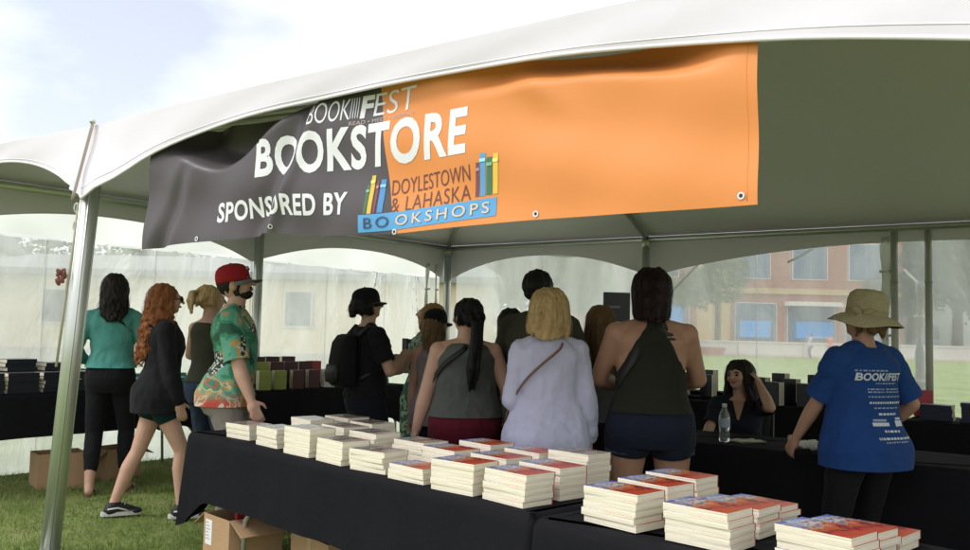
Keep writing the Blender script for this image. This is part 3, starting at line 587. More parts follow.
# small white price cards standing on the stacks
for i, (s_, d_, z_) in enumerate(((.70, 1.03, .80 + .12), (.70, 1.45, .85), (.71, 1.72, .85), (.55, .2, 1.02))):
    s = Sh(); s.box(-.035, .035, -.001, .001, 0, .09); o = s.obj('price_card', WHT); p = T(s_, d_, z_); o.location = p; o.rotation_euler = (-.15, 0, EA1 + math.pi / 2); tag(o, ['white card between the two dark hardcover stacks', 'white card before the teal books, left one', 'white card before the teal books, nearest the woman in teal', 'white card on the rear dark stack at the left edge'][i], 'card', 'white price cards')
UP = {k: bookmesh('upright', .225, .15, .03, m, None, True, -1 if k == 'black' else 1) for k, m in (('black', BKD), ('lime', LIME), ('maroon', MAR), ('red', REDC), ('green', GRN), ('white', WHT))}
def uprow(k, p, rz, n, where, group, z, sc=1.0):
    for i in range(n):
        q = np.array(p) + np.array([-math.sin(rz), math.cos(rz), 0]) * (i * .031); b = 'front' if i == 0 else 'rearmost' if i == n - 1 else ORD[i]
        o = use(UP[k], (q[0], q[1], z), rz, f'{b} upright {k} book, {where}', group); o.scale = (sc, 1, sc)
RZL = R(33)       # covers face the aisle
GU = 'upright books at the back left'
ups = [('lime', .66, 3.00, 3, 'lowest left corner of back left table'), ('lime', .44, 2.92, 3, 'behind the lowest lime row'), ('lime', .66, 3.20, 3, 'beside the maroon rows'), ('lime', .46, 3.12, 3, 'second lime row from the left, middle of table'),
       ('maroon', .68, 3.42, 3, 'first front row of back left table'), ('maroon', .68, 3.64, 3, 'second front row of back left table'), ('maroon', .46, 3.32, 3, 'middle row behind the first maroon row'), ('maroon', .45, 3.52, 3, 'middle row behind the second maroon row'), ('maroon', .22, 3.06, 3, 'rear row near the lime books'), ('maroon', .22, 3.26, 3, 'second rear row from the lime books'), ('maroon', .22, 3.46, 3, 'rear row at the centre'), ('maroon', .45, 3.72, 3, 'middle row next to the red row'), ('maroon', .22, 3.68, 3, 'rear row behind the backpack'),
       ('red', .40, 3.90, 3, 'left of the backpack'), ('white', .68, 3.86, 3, 'in front of the red row'), ('white', .66, 4.08, 3, 'second row in front of the backpack'), ('red', .64, 4.36, 3, 'right of the backpack'), ('red', .42, 4.24, 3, 'behind the backpack'), ('white', .64, 4.56, 3, 'between the red and the green rows'), ('green', .62, 4.78, 3, 'at the right end of back left table'), ('white', .38, 4.48, 3, 'behind the red row right of the backpack'), ('white', .34, 4.74, 3, 'behind the green row')]
for k, s_, d_, n_, wh in ups: p = T(s_, d_, 0); uprow(k, p, RZL, n_, wh, GU, .749 + (.09 if s_ < .3 else .045 if s_ < .5 else 0), 1.0 if s_ < .5 else .85)
GB = 'upright black books by the clear sidewall'
RZR = EA1 - .25
ub = [(3.60, 5.80, 3, 'first row from left'), (3.82, 5.80, 3, 'second front row from left'), (3.80, 6.00, 3, 'first row of the middle tier'), (4.02, 6.24, 3, 'first tall row of the top tier'), (4.10, 6.00, 3, 'second row of the middle tier'), (4.56, 5.80, 3, 'low front row right of the seated woman'), (4.66, 6.00, 3, 'row right of the seated woman'), (4.78, 6.24, 3, 'tall row above the raised elbow'), (4.86, 5.80, 3, 'low front row between the seated woman and the blue shirt'), (4.96, 6.00, 3, 'middle row left of the blue shirt'), (5.16, 5.80, 3, 'low front row left of the blue shirt'), (5.26, 6.00, 3, 'middle row nearest the blue shirt'), (5.14, 6.24, 3, 'tall row left of the blue shirt'), (5.44, 6.24, 3, 'tallest row nearest the blue shirt')]
for s_, d_, n_, wh in ub: uprow('black', T(s_, d_, 0), RZR, n_, wh, GB, .739 + (.0 if d_ < 5.9 else .03 if d_ < 6.1 else .07), 1.0)
s = Sh(); s.box(-1.1, 1.1, -.12, .12, 0, .044); c = T(.44, 3.85, .749); o = s.obj('riser', BLACKCLOTH, bevel=.004); o.location = c; o.rotation_euler = (0, 0, EA1 + math.pi / 2); tag(o, 'low black riser under the middle rows on the back left table', 'riser')
s = Sh(); s.box(-1.1, 1.1, -.10, .10, 0, .089); c = T(.21, 3.85, .749); o = s.obj('riser', BLACKCLOTH, bevel=.004); o.location = c; o.rotation_euler = (0, 0, EA1 + math.pi / 2); tag(o, 'tall black riser under the rear rows on the back left table', 'riser')
# risers that lift the rear rows
RIS = BLACKCLOTH
for s0, s1, d0, d1, hh, lb in ((3.5, 5.58, 5.92, 6.13, .029, 'low black riser under the middle rows of black books'), (3.5, 5.58, 6.16, 6.42, .069, 'taller black riser under the rear rows of black books')):
    s = Sh(); c = T((s0 + s1) / 2, (d0 + d1) / 2, .738); s.box(-(s1 - s0) / 2, (s1 - s0) / 2, -(d1 - d0) / 2, (d1 - d0) / 2, 0, hh); o = s.obj('riser', RIS, bevel=.004); o.location = c; o.rotation_euler = (0, 0, EA1); tag(o, lb, 'riser')
GN = 'navy hardcovers at far right'
for i, (s_, d_, n_) in enumerate(((6.38, 5.32, 4), (6.68, 5.30, 5), (6.98, 5.28, 4))):
    z = .749
    for k in range(n_): p = T(s_ + rnd.uniform(-.006, .006), d_, 0); use(HB['navy'], (p[0], p[1], z), EA1 + math.pi + rnd.uniform(-.03, .03), f'{level(k, n_)} navy hardcover, {["first", "second", "third", "rear"][i]} stack on the far right table', GN); z += .032
uprow('red', T(6.22, 5.62, 0), EA1 + .3, 1, 'standing alone beside the blue shirt’s right sleeve', GN, .749)
BOOKS[-1]['label'] = 'single maroon book standing beside the right sleeve of the blue shirt'; del BOOKS[-1]['group']

# ------------------------------------------------------------------ boxes and small things
KRAFT = mat('cardboard', (.42, .27, .155), .85, 0, (20, .15, (1, 1, 6)), (3, .12), .2); TAPE = mat('parcel_tape', (.46, .33, .19), .3)
def carton(loc, rz, a, b, h, label, m=KRAFT, flaps=True, lab=False):
    rt = empty('cardboard_box', loc, rz, label, 'box', 'cardboard boxes under the tables'); w_ = .004
    s = Sh(); s.box(-a / 2, a / 2, -b / 2, b / 2, 0, .004); s.box(-a / 2, a / 2, -b / 2, -b / 2 + w_, .004, h); s.box(-a / 2, a / 2, b / 2 - w_, b / 2, .004, h); s.box(-a / 2, -a / 2 + w_, -b / 2 + w_, b / 2 - w_, .004, h); s.box(a / 2 - w_, a / 2, -b / 2 + w_, b / 2 - w_, .004, h); s.obj('body', m, rt)
    if flaps:
        for k, (x0, x1, y0, y1, ax, an, px, py) in enumerate(((-a / 2, a / 2, -.15, 0, 'X', 1.9, 0, -b / 2), (-a / 2, a / 2, 0, .15, 'X', -1.6, 0, b / 2), (-.15, 0, -b / 2, b / 2, 'Y', -1.3, -a / 2, 0), (0, .15, -b / 2, b / 2, 'Y', 1.1, a / 2, 0))):
            if k == 0: continue
            s = Sh(); s.box(x0, x1, y0, y1, 0, .004, Matrix.Translation((px, py, h - .001)) @ Matrix.Rotation(an * .45, 4, ax)); s.obj('flap', m, rt)
    if lab:
        s = Sh(); s.box(-a / 2 + .025, -a / 2 + .10, -b / 2 - .0015, -b / 2 - .0003, h - .17, h - .03); l_ = s.obj('shipping_label', mat('label_paper', (.75, .75, .76), .6), rt)
        for k in range(6):
            s = Sh(); s.box(-a / 2 + .032, -a / 2 + .06 + .03 * ((k * 7) % 3) / 3, -b / 2 - .0022, -b / 2 - .0017, h - .05 - .018 * k, h - .045 - .018 * k); s.obj('printed_line', mat('label_ink', (.3, .3, .32), .6), l_)
    else:
        s = Sh(); s.box(-.025, .025, -b / 2 - .0015, -b / 2 - .0003, h * .55, h); s.obj('tape', TAPE, rt)
    return rt
p = FT(.06, .11); carton((p[0], p[1], 0), UA + .03, .30, .34, .31, 'open cardboard box with a white shipping label under the front table corner', lab=True)
p = FT(.66, .36); carton((p[0], p[1], 0), UA - .06, .42, .34, .27, 'shaded cardboard box behind the bent table leg', flaps=False)
s = Sh(); p = FT(.12, .12, .10); rb = empty('red_folder', tuple(p), UA + .15, 'red folder with a white end sticking out of the open box', 'folder'); s.box(-.012, .012, -.1, .12, 0, .30); s.obj('cover', REDC, rb, bevel=.003); s = Sh(); s.box(.013, .06, -.09, -.05, .24, .262); s.obj('white_tab', WHT, rb)
p = T(.62, .95, .055); carton(tuple(p), EA1 + math.pi / 2 - .25, .36, .28, .28, 'tan cardboard box with a blue strap under the far left table', flaps=False)
p = T(.52, 1.5, .05); carton(tuple(p), EA1 + math.pi / 2 + .1, .34, .28, .26, 'dim cardboard box between the front pole and the woman in teal', flaps=True)
s = Sh(); p = T(.83, 1.10, 0); BLU = mat('blue_strap', (.03, .06, .32), .5)
s.tube([p + np.array([0, 0, .40]), p + np.array([.03, 0, .34]), p + np.array([.0, -.02, .28]), p + np.array([.05, -.01, .22]), p + np.array([.03, 0, .12])], .014, 6); s.ell(p + np.array([0, 0, .36]), (.035, .03, .03)); tag(s.obj('strap', BLU, None, True), 'dark blue strap dangling in front of the tan box at far left', 'strap')
# signing table things
ZT = .748
def at(s_, d_): return T(s_, d_, ZT)
PET = bpy.data.materials.new('clear_plastic'); PET.use_nodes = True; b_ = bs(PET); b_.inputs['Transmission Weight'].default_value = .9; b_.inputs['Roughness'].default_value = .05; b_.inputs['IOR'].default_value = 1.2; b_.inputs['Base Color'].default_value = (.85, .9, .92, 1)
rt = empty('water_bottle', tuple(at(5.62, 2.50)), 0, 'clear plastic water bottle on the signing table', 'bottle')
def lathe(prof, seg=20):
    s = Sh(); t_ = np.arange(seg) / seg * 2 * np.pi; s.rings([np.stack([r * np.cos(t_), r * np.sin(t_), np.full(seg, z)], 1) for r, z in prof]); return s
lathe([(.026, 0), (.033, .008), (.032, .03), (.034, .05), (.031, .07), (.034, .09), (.034, .14), (.03, .17), (.014, .20), (.0125, .215)]).obj('body', PET, rt, True)
lathe([(.0345, .09), (.0347, .092), (.0347, .138), (.0345, .14)]).obj('paper_label', mat('bottle_label', (.35, .42, .5), .4), rt, True); lathe([(.0145, .212), (.0145, .232), (.012, .234)]).obj('cap', WHT, rt, True)
rt = empty('paper_cup', tuple(at(5.26, 2.45)), 0, 'small white cup left of the water bottle', 'cup'); lathe([(.027, 0), (.035, .085)]).obj('cup_body', WHT, rt, True); lathe([(.037, .082), (.037, .088), (.03, .092)]).obj('lid', CYA, rt, True)
def sheetp(name, s_, d_, a, b, rz, label, m=WHT, cat='paper', th=.004):
    s = Sh(); n = 8; Q = np.array([[(-a / 2 + a * i / n, -b / 2 + b * j / n, th + .006 * math.sin(i * .9 + j * .5) ** 2) for j in range(n + 1)] for i in range(n + 1)]); s.grid(Q); s.grid((Q * np.array([1, 1, 0]))[::-1]); o = s.obj(name, m, None, True, fix=False); o.location = at(s_, d_); o.rotation_euler = (0, 0, EA1 + rz); tag(o, label, cat); return o
sheetp('paper', 5.33, 2.50, .14, .2, .4, 'white sheet lying just left of the water bottle')
sheetp('paper', 5.72, 2.62, .15, .2, -.5, 'white sheet lying in front of the seated woman’s raised arm')
rt = empty('crumpled_bag', tuple(at(6.12, 2.52)), 0, 'crumpled white plastic bag on the signing table beside the scanner', 'bag'); s = Sh(); q = random.Random(3)
for k in range(9): s.ell((q.uniform(-.09, .09), q.uniform(-.05, .05), .02 + q.uniform(0, .015)), (.04, .03, .02), Matrix.Rotation(q.uniform(-1, 1), 3, 'Z'))
me = skin(s, .006, 2, .5, lambda v, n: v + n * (wob(v, 60, 1) * .006)[:, None]); me.polygons.foreach_set('use_smooth', [False] * len(me.polygons)); link('film', me, WHT, rt)
rt = empty('card_scanner', tuple(at(6.28, 2.42)), EA1, 'black hand scanner standing on the signing table beside the blue sleeve', 'scanner'); BLK = mat('black_plastic', (.012, .012, .014), .4)
s = Sh(); s.loft([(0, 0, 0, .035, .03), (0, 0, .012, .03, .026), (0, 0, .02, .014, .014), (0, .004, .10, .015, .014)]); s.obj('stand', BLK, rt, True); s = Sh(); s.loft([(0, -.012, .10, .022, .024), (0, -.014, .14, .026, .032), (0, -.01, .15, .02, .026)]); s.obj('head', BLK, rt, True); s = Sh(); s.ell((0, -.045, .125), (.014, .004, .009)); s.obj('window', CYA, rt, True)
for i, (s_, d_, lb) in enumerate(((7.10, 2.45, 'white folded papers heaped at the right edge of the tables, lower pile'), (7.12, 2.62, 'white folded papers at the right edge, upper pile'))):
    rt = empty('paper_pile', tuple(at(s_, d_)), EA1 + .3, lb, 'papers')
    for k in range(5): s = Sh(); s.box(-.10, .10, -.07, .07, k * .009, k * .009 + .008, Matrix.Rotation(.12 * k - .2, 4, 'Z')); s.obj('paper', WHT, rt)
# sign panel behind the red haired bob
rt = empty('display_screen', (.86, 5.75, 0), .1, 'black upright panel on a stand left of the red haired bob', 'screen'); s = Sh(); s.box(-.07, .11, -.012, .012, 1.48, 1.675); s.obj('panel', BLK, rt, bevel=.004); s = Sh(); s.cap((0, .02, 0), (0, .02, 1.5), .014, .014, 12, True); s.obj('stand_pole', BLK, rt, True); s = Sh(); s.cap((0, .02, 0), (0, .02, .02), .17, .17, 24, True); s.obj('base', BLK, rt, True)
s = Sh(); s.box(-.04, .04, -.0145, -.0135, 1.57, 1.585, Matrix.Rotation(.0, 4, 'Z')); s.obj('glint_mark', mat('painted_glint', (.16, .17, .2), .4), rt)  # glint on the black panel, painted as a grey bar
# bright bag on the grass at the back
rt = empty('tote_bag', tuple(T(1.9, 5.35, 0)), .4, 'small blue and yellow bag on the grass behind the grey tops', 'bag'); s = Sh(); s.loft([(0, 0, 0, .11, .05), (0, 0, .1, .13, .06), (0, 0, .26, .12, .035), (0, 0, .28, .115, .02)], p=3); s.obj('bag_body', mat('bag_blue', (.05, .10, .32), .5, 0, (12, .3), (9, .5)), rt, True)
s = Sh(); s.loft([(0, 0, .18, .132, .056), (0, 0, .24, .126, .043)], p=3); s.obj('yellow_band', mat('bag_yellow', (.6, .55, .08), .5), rt, True); s = Sh(); s.tube([(-.06, 0, .27), (-.05, 0, .38), (.05, 0, .38), (.06, 0, .27)], .008, 6); s.obj('handle', WHT, rt, True)

# ------------------------------------------------------------------ people
def lerp(a, b, t): return np.array(a, float) * (1 - t) + np.array(b, float) * t
def ik(a, b, l1, l2, hint):
    a, b = np.array(a, float), np.array(b, float); d = b - a; D = np.linalg.norm(d); D2 = min(D, (l1 + l2) * .999); d = d / D; b = a + d * D2
    x = (l1 * l1 - l2 * l2 + D2 * D2) / (2 * D2); h = math.sqrt(max(l1 * l1 - x * x, 0)); n = np.array(hint, float); n = n - d * (n @ d); n /= max(np.linalg.norm(n), 1e-6)
    return a + d * x + n * h, b
def rot(v, ax, an, piv):
    m = np.array(Matrix.Rotation(an, 3, ax)); return (v - piv) @ m.T + piv
class Person:
    """a standing figure facing +Y, drawn at 1.70 m and scaled; every garment is grown from the same skeleton"""
    def __init__(s, label, loc, yaw, h=1.68, sh=1.0, ch=1.0, wa=1.0, hp=1.0, dep=1.0, limb=1.0, lean=0, side=0, hyaw=0, hpit=0, htilt=0, L=None, Rr=None, Lh=(-.5, -1, -.2), Rh=(.5, -1, -.2), feet=None, skinm=None, pz=.92, bust=.02, belly=0, vox=.0085, curl=.5, face=False, toes=None, grip=None, group=None):
        s.k = h / 1.70; s.p = dict(sh=sh, ch=ch, wa=wa, hp=hp, dep=dep); s.lean = lean; s.side = side; s.hyaw, s.hpit, s.htilt = hyaw, hpit, htilt; s.limb = limb; s.pz = pz; dz = pz - .92; s.dz = dz; s.bust = bust; s.belly = belly; s.vox = vox
        s.skin = skinm or SKIN_A; s.root = empty('person', loc, yaw, label, 'person', group)
        s.shl = {-1: np.array([-.165 * sh, -.012, 1.372 + dz]), 1: np.array([.165 * sh, -.012, 1.372 + dz])}
        hand = {-1: L or (-.235 * max(sh, hp), .03, .83), 1: Rr or (.235 * max(sh, hp), .03, .83)}; hint = {-1: Lh, 1: Rh}
        s.elb, s.wr = {}, {}
        for q in (-1, 1): s.elb[q], s.wr[q] = ik(s.shl[q], np.array(hand[q]) + np.array([0, 0, dz if pz < .9 else 0]), .275, .25, hint[q])
        feet = feet or ((-.11 * hp, -.02), (.11 * hp, .02)); s.hip = {-1: np.array([-.088 * hp, 0, .885 + dz]), 1: np.array([.088 * hp, 0, .885 + dz])}; s.kn, s.an = {}, {}; s.toe = toes or (.2, .2)
        for i, q in enumerate((-1, 1)):
            f = feet[i]; s.kn[q], s.an[q] = ik(s.hip[q], (f[0], f[1], f[2] if len(f) > 2 else .085), .42, .40, (q * .12, 1, 0))
        s.curl = curl; b = Sh(); s.torso(b, .80 + dz, 1.45 + dz, 0); up = Sh()
        l = limb
        for q in (-1, 1):
            b.cap(s.hip[q] + [0, 0, -.02], s.kn[q], .088 * l * (.6 + .4 * hp), .054 * l, 14); k, a = s.kn[q], s.an[q]
            b.cap(k, lerp(k, a, .32) + [0, -.012, 0], .052 * l, .056 * l, 14); b.cap(lerp(k, a, .32) + [0, -.012, 0], a, .056 * l, .036 * (l * .5 + .5), 14)
            s.foot(b, q, 0)
        s.arms(b)
        b.cap((0, -.018, 1.40 + dz), (0, .0, 1.55 + dz), .060 * (.4 + .6 * dep), .052, 14)
        s.headshape(b)
        b.tf(s.pose); me = skin(b, vox * s.k, 4, .5); s.body = link('body', me, s.skin, s.root)
        if face:
            for q in (-1, 1):
                e = Sh(); e.ell((q * .031, .089, 1.607), (.013, .008, .009)); e.tf(s.head); e.obj('eye', DARK, s.root, True)
                e = Sh(); e.tube([(q * .017, .099, 1.624), (q * .032, .097, 1.629), (q * .047, .084, 1.624)], .005, 6); e.tf(s.head); e.obj('eyebrow', DARK, s.root, True)
            e = Sh(); e.ell((0, .094, 1.553), (.024, .010, .009)); e.tf(s.head); e.obj('mouth', LIP, s.root, True)
    # --- skeleton to shape
    def prof(s, z):
        p = s.p; z = z - s.dz
        Z = [.78, .84, .90, .96, 1.02, 1.10, 1.18, 1.26, 1.34, 1.39, 1.425, 1.455]
        hx = [.158 * p['hp'], .174 * p['hp'], .180 * p['hp'], .172 * p['hp'], .155 * (p['hp'] + p['wa']) / 2, .140 * p['wa'], .146 * (p['wa'] + p['ch']) / 2, .158 * p['ch'], .166 * p['ch'], .148 * p['sh'], .098 * p['sh'], .062]
        d = p['dep']; hy = [.10 * d, .118 * d, .125 * d, .118 * d, .106 * d, .099 * d, .104 * d, .112 * d, .104 * d, .086 * d, .070, .058]
        yo = [-.004, -.018, -.024, -.016, -.004 + s.belly * .4, .004 + s.belly, .004 + s.belly * .7, .004 + s.bust * .6, -.002, -.010, -.014, -.014]
        return np.interp(z, Z, hx), np.interp(z, Z, hy), np.interp(z, Z, yo)
    def torso(s, b, z0, z1, e, fn=None, n=18):
        secs = []
        for z in np.linspace(z0, z1, n):
            hx, hy, yo = s.prof(z); hx, hy = hx + e, hy + e
            if fn: hx, hy, yo = fn(z - s.dz, hx, hy, yo)
            secs.append((0, yo, z, hx, hy))
        b.loft(secs)
        if s.bust > .03 and z0 < 1.2 + s.dz and fn is None:
            for q in (-1, 1): b.ell((q * .072 * s.p['ch'], .075 * s.p['dep'], 1.255 + s.dz), (.066 + e, .055 + e, .065 + e))
    def arms(s, b, e=0, upto=2.0, hands=True, q_=(-1, 1)):
        l = s.limb
        for q in q_:
            S0, E_, W_ = s.shl[q], s.elb[q], s.wr[q]; u = min(upto, 1.0)
            b.ell(S0, (.050 * l + e * .75, .052 * l + e * .75, .052 * l + e * .75)); b.cap(S0, lerp(S0, E_, u), .048 * l + e * .8, (.048 - .009 * u) * l + e * 1.1, 14)
            c_ = np.array([q * .06 * s.p['sh'], -.016, 1.425 + s.dz]); b.cap(c_, S0 + np.array([-q * .01, 0, .012]), .034 + e * .7, .040 * l + e * .6, 12)
            if upto > 1:
                v = min(upto - 1, 1.0); m = min(v, .35); b.cap(E_, lerp(E_, W_, m), .040 * l + e, .042 * l + e, 14)
                if v > .35: b.cap(lerp(E_, W_, .35), lerp(E_, W_, v), .042 * l + e, (.042 - .016 * (v - .35) / .65) * l + e, 14)
            if hands: s.hand(b, q)
    def hand(s, b, q):
        E_, W_ = s.elb[q], s.wr[q]; d = W_ - E_; d /= np.linalg.norm(d)
        y = np.array([0, 1., 0.25]) if abs(d[1]) < .8 else np.array([q * .3, 0, 1.]); y = y - d * (y @ d); y /= np.linalg.norm(y); n = np.cross(d, y); n = n if n @ np.array([-q, 0, -.4]) > 0 else -n
        m = np.stack([y, n, d], 1); rt = Matrix([list(r) for r in m]); c = W_ + d * .045
        b.ell(c, (.040, .017, .052), rt); b.cap(W_ - d * .01, c, .026, .026)
        cu = s.curl
        for k, (o, ln) in enumerate(((.029, .066), (.010, .076), (-.010, .070), (-.029, .055))):
            p0 = c + y * o + d * .038; d1 = d * math.cos(cu * .6) + n * math.sin(cu * .6); d2 = d * math.cos(cu * 1.5) + n * math.sin(cu * 1.5); p1 = p0 + d1 * ln * .52 + y * o * .08; p2 = p1 + d2 * ln * .5
            b.cap(p0, p1, .0098, .0092, 8); b.cap(p1, p2, .0092, .0080, 8)
        p0 = c + y * .030 - d * .02; p1 = p0 + (y * .7 + d * .6 + n * .35) * .040; p2 = p1 + (d * .9 + n * .35 + y * .15) * .030; b.cap(p0, p1, .012, .0105, 8); b.cap(p1, p2, .0105, .0085, 8)
    def foot(s, b, q, e):
        a = s.an[q]; t = s.toe[0 if q < 0 else 1] * q; f = np.array([math.sin(t), math.cos(t), 0]); g = a[2] - .085
        z = np.array([0, 0, 1.])
        b.cap(a, a - f * .03 + z * (-.045), .036 + e, .034 + e, 12); b.cap(a - f * .03 - z * .05, a + f * .13 - z * .058, .034 + e, .027 + e * .6, 12); b.cap(a - z * .02, a + f * .10 - z * .05, .036 + e, .030 + e * .6, 12); b.ell(a + f * .145 - z * .062, (.038 + e, .045 + e, .020 + e * .6))
    def headshape(s, b):
        h = Sh(); h.ell((0, -.008, 1.607), (.077, .096, .097)); h.ell((0, .028, 1.556), (.056, .062, .062)); h.ell((0, .055, 1.525), (.030, .032, .022)); h.ell((0, .050, 1.60), (.062, .047, .06))
        h.cap((0, .098, 1.615), (0, .116, 1.583), .009, .014, 8); h.ell((0, .082, 1.628), (.052, .018, .012))
        for q in (-1, 1): h.ell((q * .079, -.008, 1.588), (.010, .022, .032)); h.ell((q * .04, .068, 1.578), (.022, .022, .022))
        h.tf(s.head0); b.add(h.V(), h.f)
    def head0(s, v):
        v = v + [0, 0, s.dz]; piv = np.array([0, -.01, 1.50 + s.dz]); v = rot(v, 'Y', s.htilt, piv); v = rot(v, 'X', -s.hpit, piv); return rot(v, 'Z', s.hyaw, piv)
    def head(s, v): return s.pose(s.head0(v))
    def pose(s, v):
        z0, z1 = .90 + s.dz, 1.15 + s.dz; wgt = sstep((v[:, 2] - z0) / (z1 - z0))[:, None]; piv = np.array([0, 0, .95 + s.dz])
        up = v[:, 2] > .55 + s.dz
        r = v
        if s.lean: r = v * (1 - wgt) + rot(v, 'X', -s.lean, piv) * wgt
        if s.side: r = r * (1 - wgt) + rot(r, 'Y', s.side, piv) * wgt
        return r * s.k
    # --- garments
    def grow(s, b, name, m, fold=.006, f=14, vox=.011, sm=4, seed=1.0, fn=None, parent=None, cuts=()):
        """cuts: (point, direction, reach) - the cloth ends in an open edge there"""
        b.tf(s.pose)
        def dis(v, n):
            a = wob(v * np.array([1, 1, .55]), f, seed) * .6 + wob(v, f * 2.3, seed + 2, 2) * .3
            v = v + n * (a * fold)[:, None]; return fn(v, n) if fn else v
        me = skin(b, vox * s.k, sm, .5, dis)
        if cuts:
            bm = bmesh.new(); bm.from_mesh(me)
            for pt, dr, rc in cuts:
                q = s.pose(np.array([pt, np.array(pt) + np.array(dr) * .01])); c = Vector(q[0]); nn = Vector(q[1] - q[0]).normalized()
                fs = []
                for f_ in bm.faces:
                    if rc is None: fs.append(f_); continue
                    w_ = f_.calc_center_median() - c; ax = w_.dot(nn)
                    if -.03 < ax / s.k < .10 and (w_ - nn * ax).length < rc * s.k: fs.append(f_)
                if rc is not None and not fs: continue
                es = list({e_ for f_ in fs for e_ in f_.edges}); vs = list({v_ for f_ in fs for v_ in f_.verts})
                bmesh.ops.bisect_plane(bm, geom=vs + es + fs, plane_co=c, plane_no=nn, clear_outer=True)
            bm.to_mesh(me); bm.free(); me.polygons.foreach_set('use_smooth', [True] * len(me.polygons)); me.update()
        return link(name, me, m, parent or s.root)
    def sleevecut(s, upto, se):
        r = []
        for q in (-1, 1):
            S0, E_, W_ = s.shl[q], s.elb[q], s.wr[q]; a, b_, u = (S0, E_, upto) if upto <= 1 else (E_, W_, upto - 1); d = b_ - a; d = d / np.linalg.norm(d); r.append((lerp(a, b_, u) + d * .004, d, (.046 * s.limb + se) * 1.1))
        return r
    def top(s, m, name='shirt', hem=.86, sleeve=.55, flare=.01, e=.014, neck=1.447, fold=.006, seed=1.0, se=.016, f=14):
        b = Sh()
        H0 = s.prof(.92 + s.dz); C0 = s.prof(1.28 + s.dz)
        def fn(z, hx, hy, yo):
            t = np.clip((1.12 - z) / .25, 0, 1)
            if z < .96: hx, hy, yo = max(hx, H0[0] * .985 + e), max(hy, H0[1] * .985 + e), H0[2] * .8
            if e >= .028 and z < 1.28:      # a loose shirt hangs straight from the chest
                u = (1.28 - z) / .36; hx = max(hx, (C0[0] + (H0[0] - C0[0]) * min(u, 1)) + e * .8); hy = max(hy, (C0[1] + (H0[1] - C0[1]) * min(u, 1)) + e * .8); yo = yo * .5
            return hx + flare * t, hy + flare * t, yo
        s.torso(b, hem - .09 + s.dz, neck + s.dz, e, fn, 24)
        if s.bust > .03:
            for q in (-1, 1): b.ell((q * .072 * s.p['ch'], .075 * s.p['dep'], 1.25 + s.dz), (.072 + e, .058 + e, .07 + e))
        if sleeve and sleeve >= 1.5: s.arms(b, se, sleeve + .03, False)
        elif sleeve: s.arms(b, se, .22, False)
        o = s.grow(b, name, m, fold, f, .0105, 2, seed, cuts=[((0, 0, hem + s.dz), (0, 0, -1), None)])
        if sleeve and sleeve < 1.5:
            for q, cu in zip((-1, 1), s.sleevecut(sleeve, se)):
                b = Sh(); s.arms(b, se * 1.04, sleeve + .12, False, (q,)); s.grow(b, 'sleeve', m, fold, f, .0105, 2, seed + q, cuts=[(cu[0], cu[1], None)], parent=o)
        return o
    def tank(s, m, name='tank_top', hem=.86, strap=.62, e=.012, flare=.01, top=1.42, fold=.005, seed=1.0, arm=1.30, dy=.018):
        b = Sh(); H0 = s.prof(.92 + s.dz)
        def fn(z, hx, hy, yo):
            t = sstep((z - arm) / .07); u = np.clip((1.12 - z) / .25, 0, 1); hx = max(hx, H0[0] * .985 + e) if z < .96 else hx; hy = max(hy, H0[1] * .985 + e) if z < .96 else hy; return hx * (1 - t * (1 - strap)) + flare * u, hy + dy * t + flare * u, yo
        s.torso(b, hem - .09 + s.dz, top + s.dz, e, fn, 30); return s.grow(b, name, m, fold, 14, .0095, 2, seed, cuts=[((0, 0, hem + s.dz), (0, 0, -1), None)])
    def halter(s, m, hem=.86, name='halter_top'):
        b = Sh()
        def fn(z, hx, hy, yo):
            t = np.clip((z - 1.14) / .27, 0, 1); return hx * (1 - .68 * t ** 1.15), hy + .022 + .012 * sstep((z - 1.2) / .15), yo
        s.torso(b, hem - .05 + s.dz, 1.47 + s.dz, .012, fn, 34); return s.grow(b, name, m, .006, 14, .0095, 2, 3.0, cuts=[((0, 0, hem + s.dz), (0, 0, -1), None)])
    def bottom(s, m, name='trousers', waist=1.0, hem=1.92, e=.010, fold=.006, seed=2.0, loose=0.0):
        """hem: 1 = knee, 2 = ankle"""
        b = Sh(); s.torso(b, .785 + s.dz, waist + s.dz, e, None, 14); l = s.limb
        for q in (-1, 1):
            u = min(hem, 1.0); r0 = .088 * l * (.6 + .4 * s.p['hp']) + e; b.cap(s.hip[q] + [0, 0, -.02], lerp(s.hip[q], s.kn[q], u), r0, r0 + (.058 * l + e + loose - r0) * u, 16, False, 2)
            if hem > 1:
                k, a = s.kn[q], s.an[q]; v = hem - 1; mid = lerp(k, a, min(v, .4)) + [0, -.010, 0]; b.cap(k, mid, .057 * l + e + loose, .058 * l + e + loose, 16)
                if v > .4: b.cap(mid, lerp(k, a, v), .058 * l + e + loose, .043 * l + e * .9 + loose, 16, False, 2)
        cu = []
        for q in (-1, 1):
            a, b_, u = (s.hip[q] + [0, 0, -.02], s.kn[q], hem) if hem <= 1 else (s.kn[q], s.an[q], hem - 1); d = b_ - a; d = d / np.linalg.norm(d); cu.append((lerp(a, b_, u) + d * .03, d, .11 if hem > 1 else .16))
        return s.grow(b, name, m, fold, 13, .0105, 2, seed, cuts=cu)
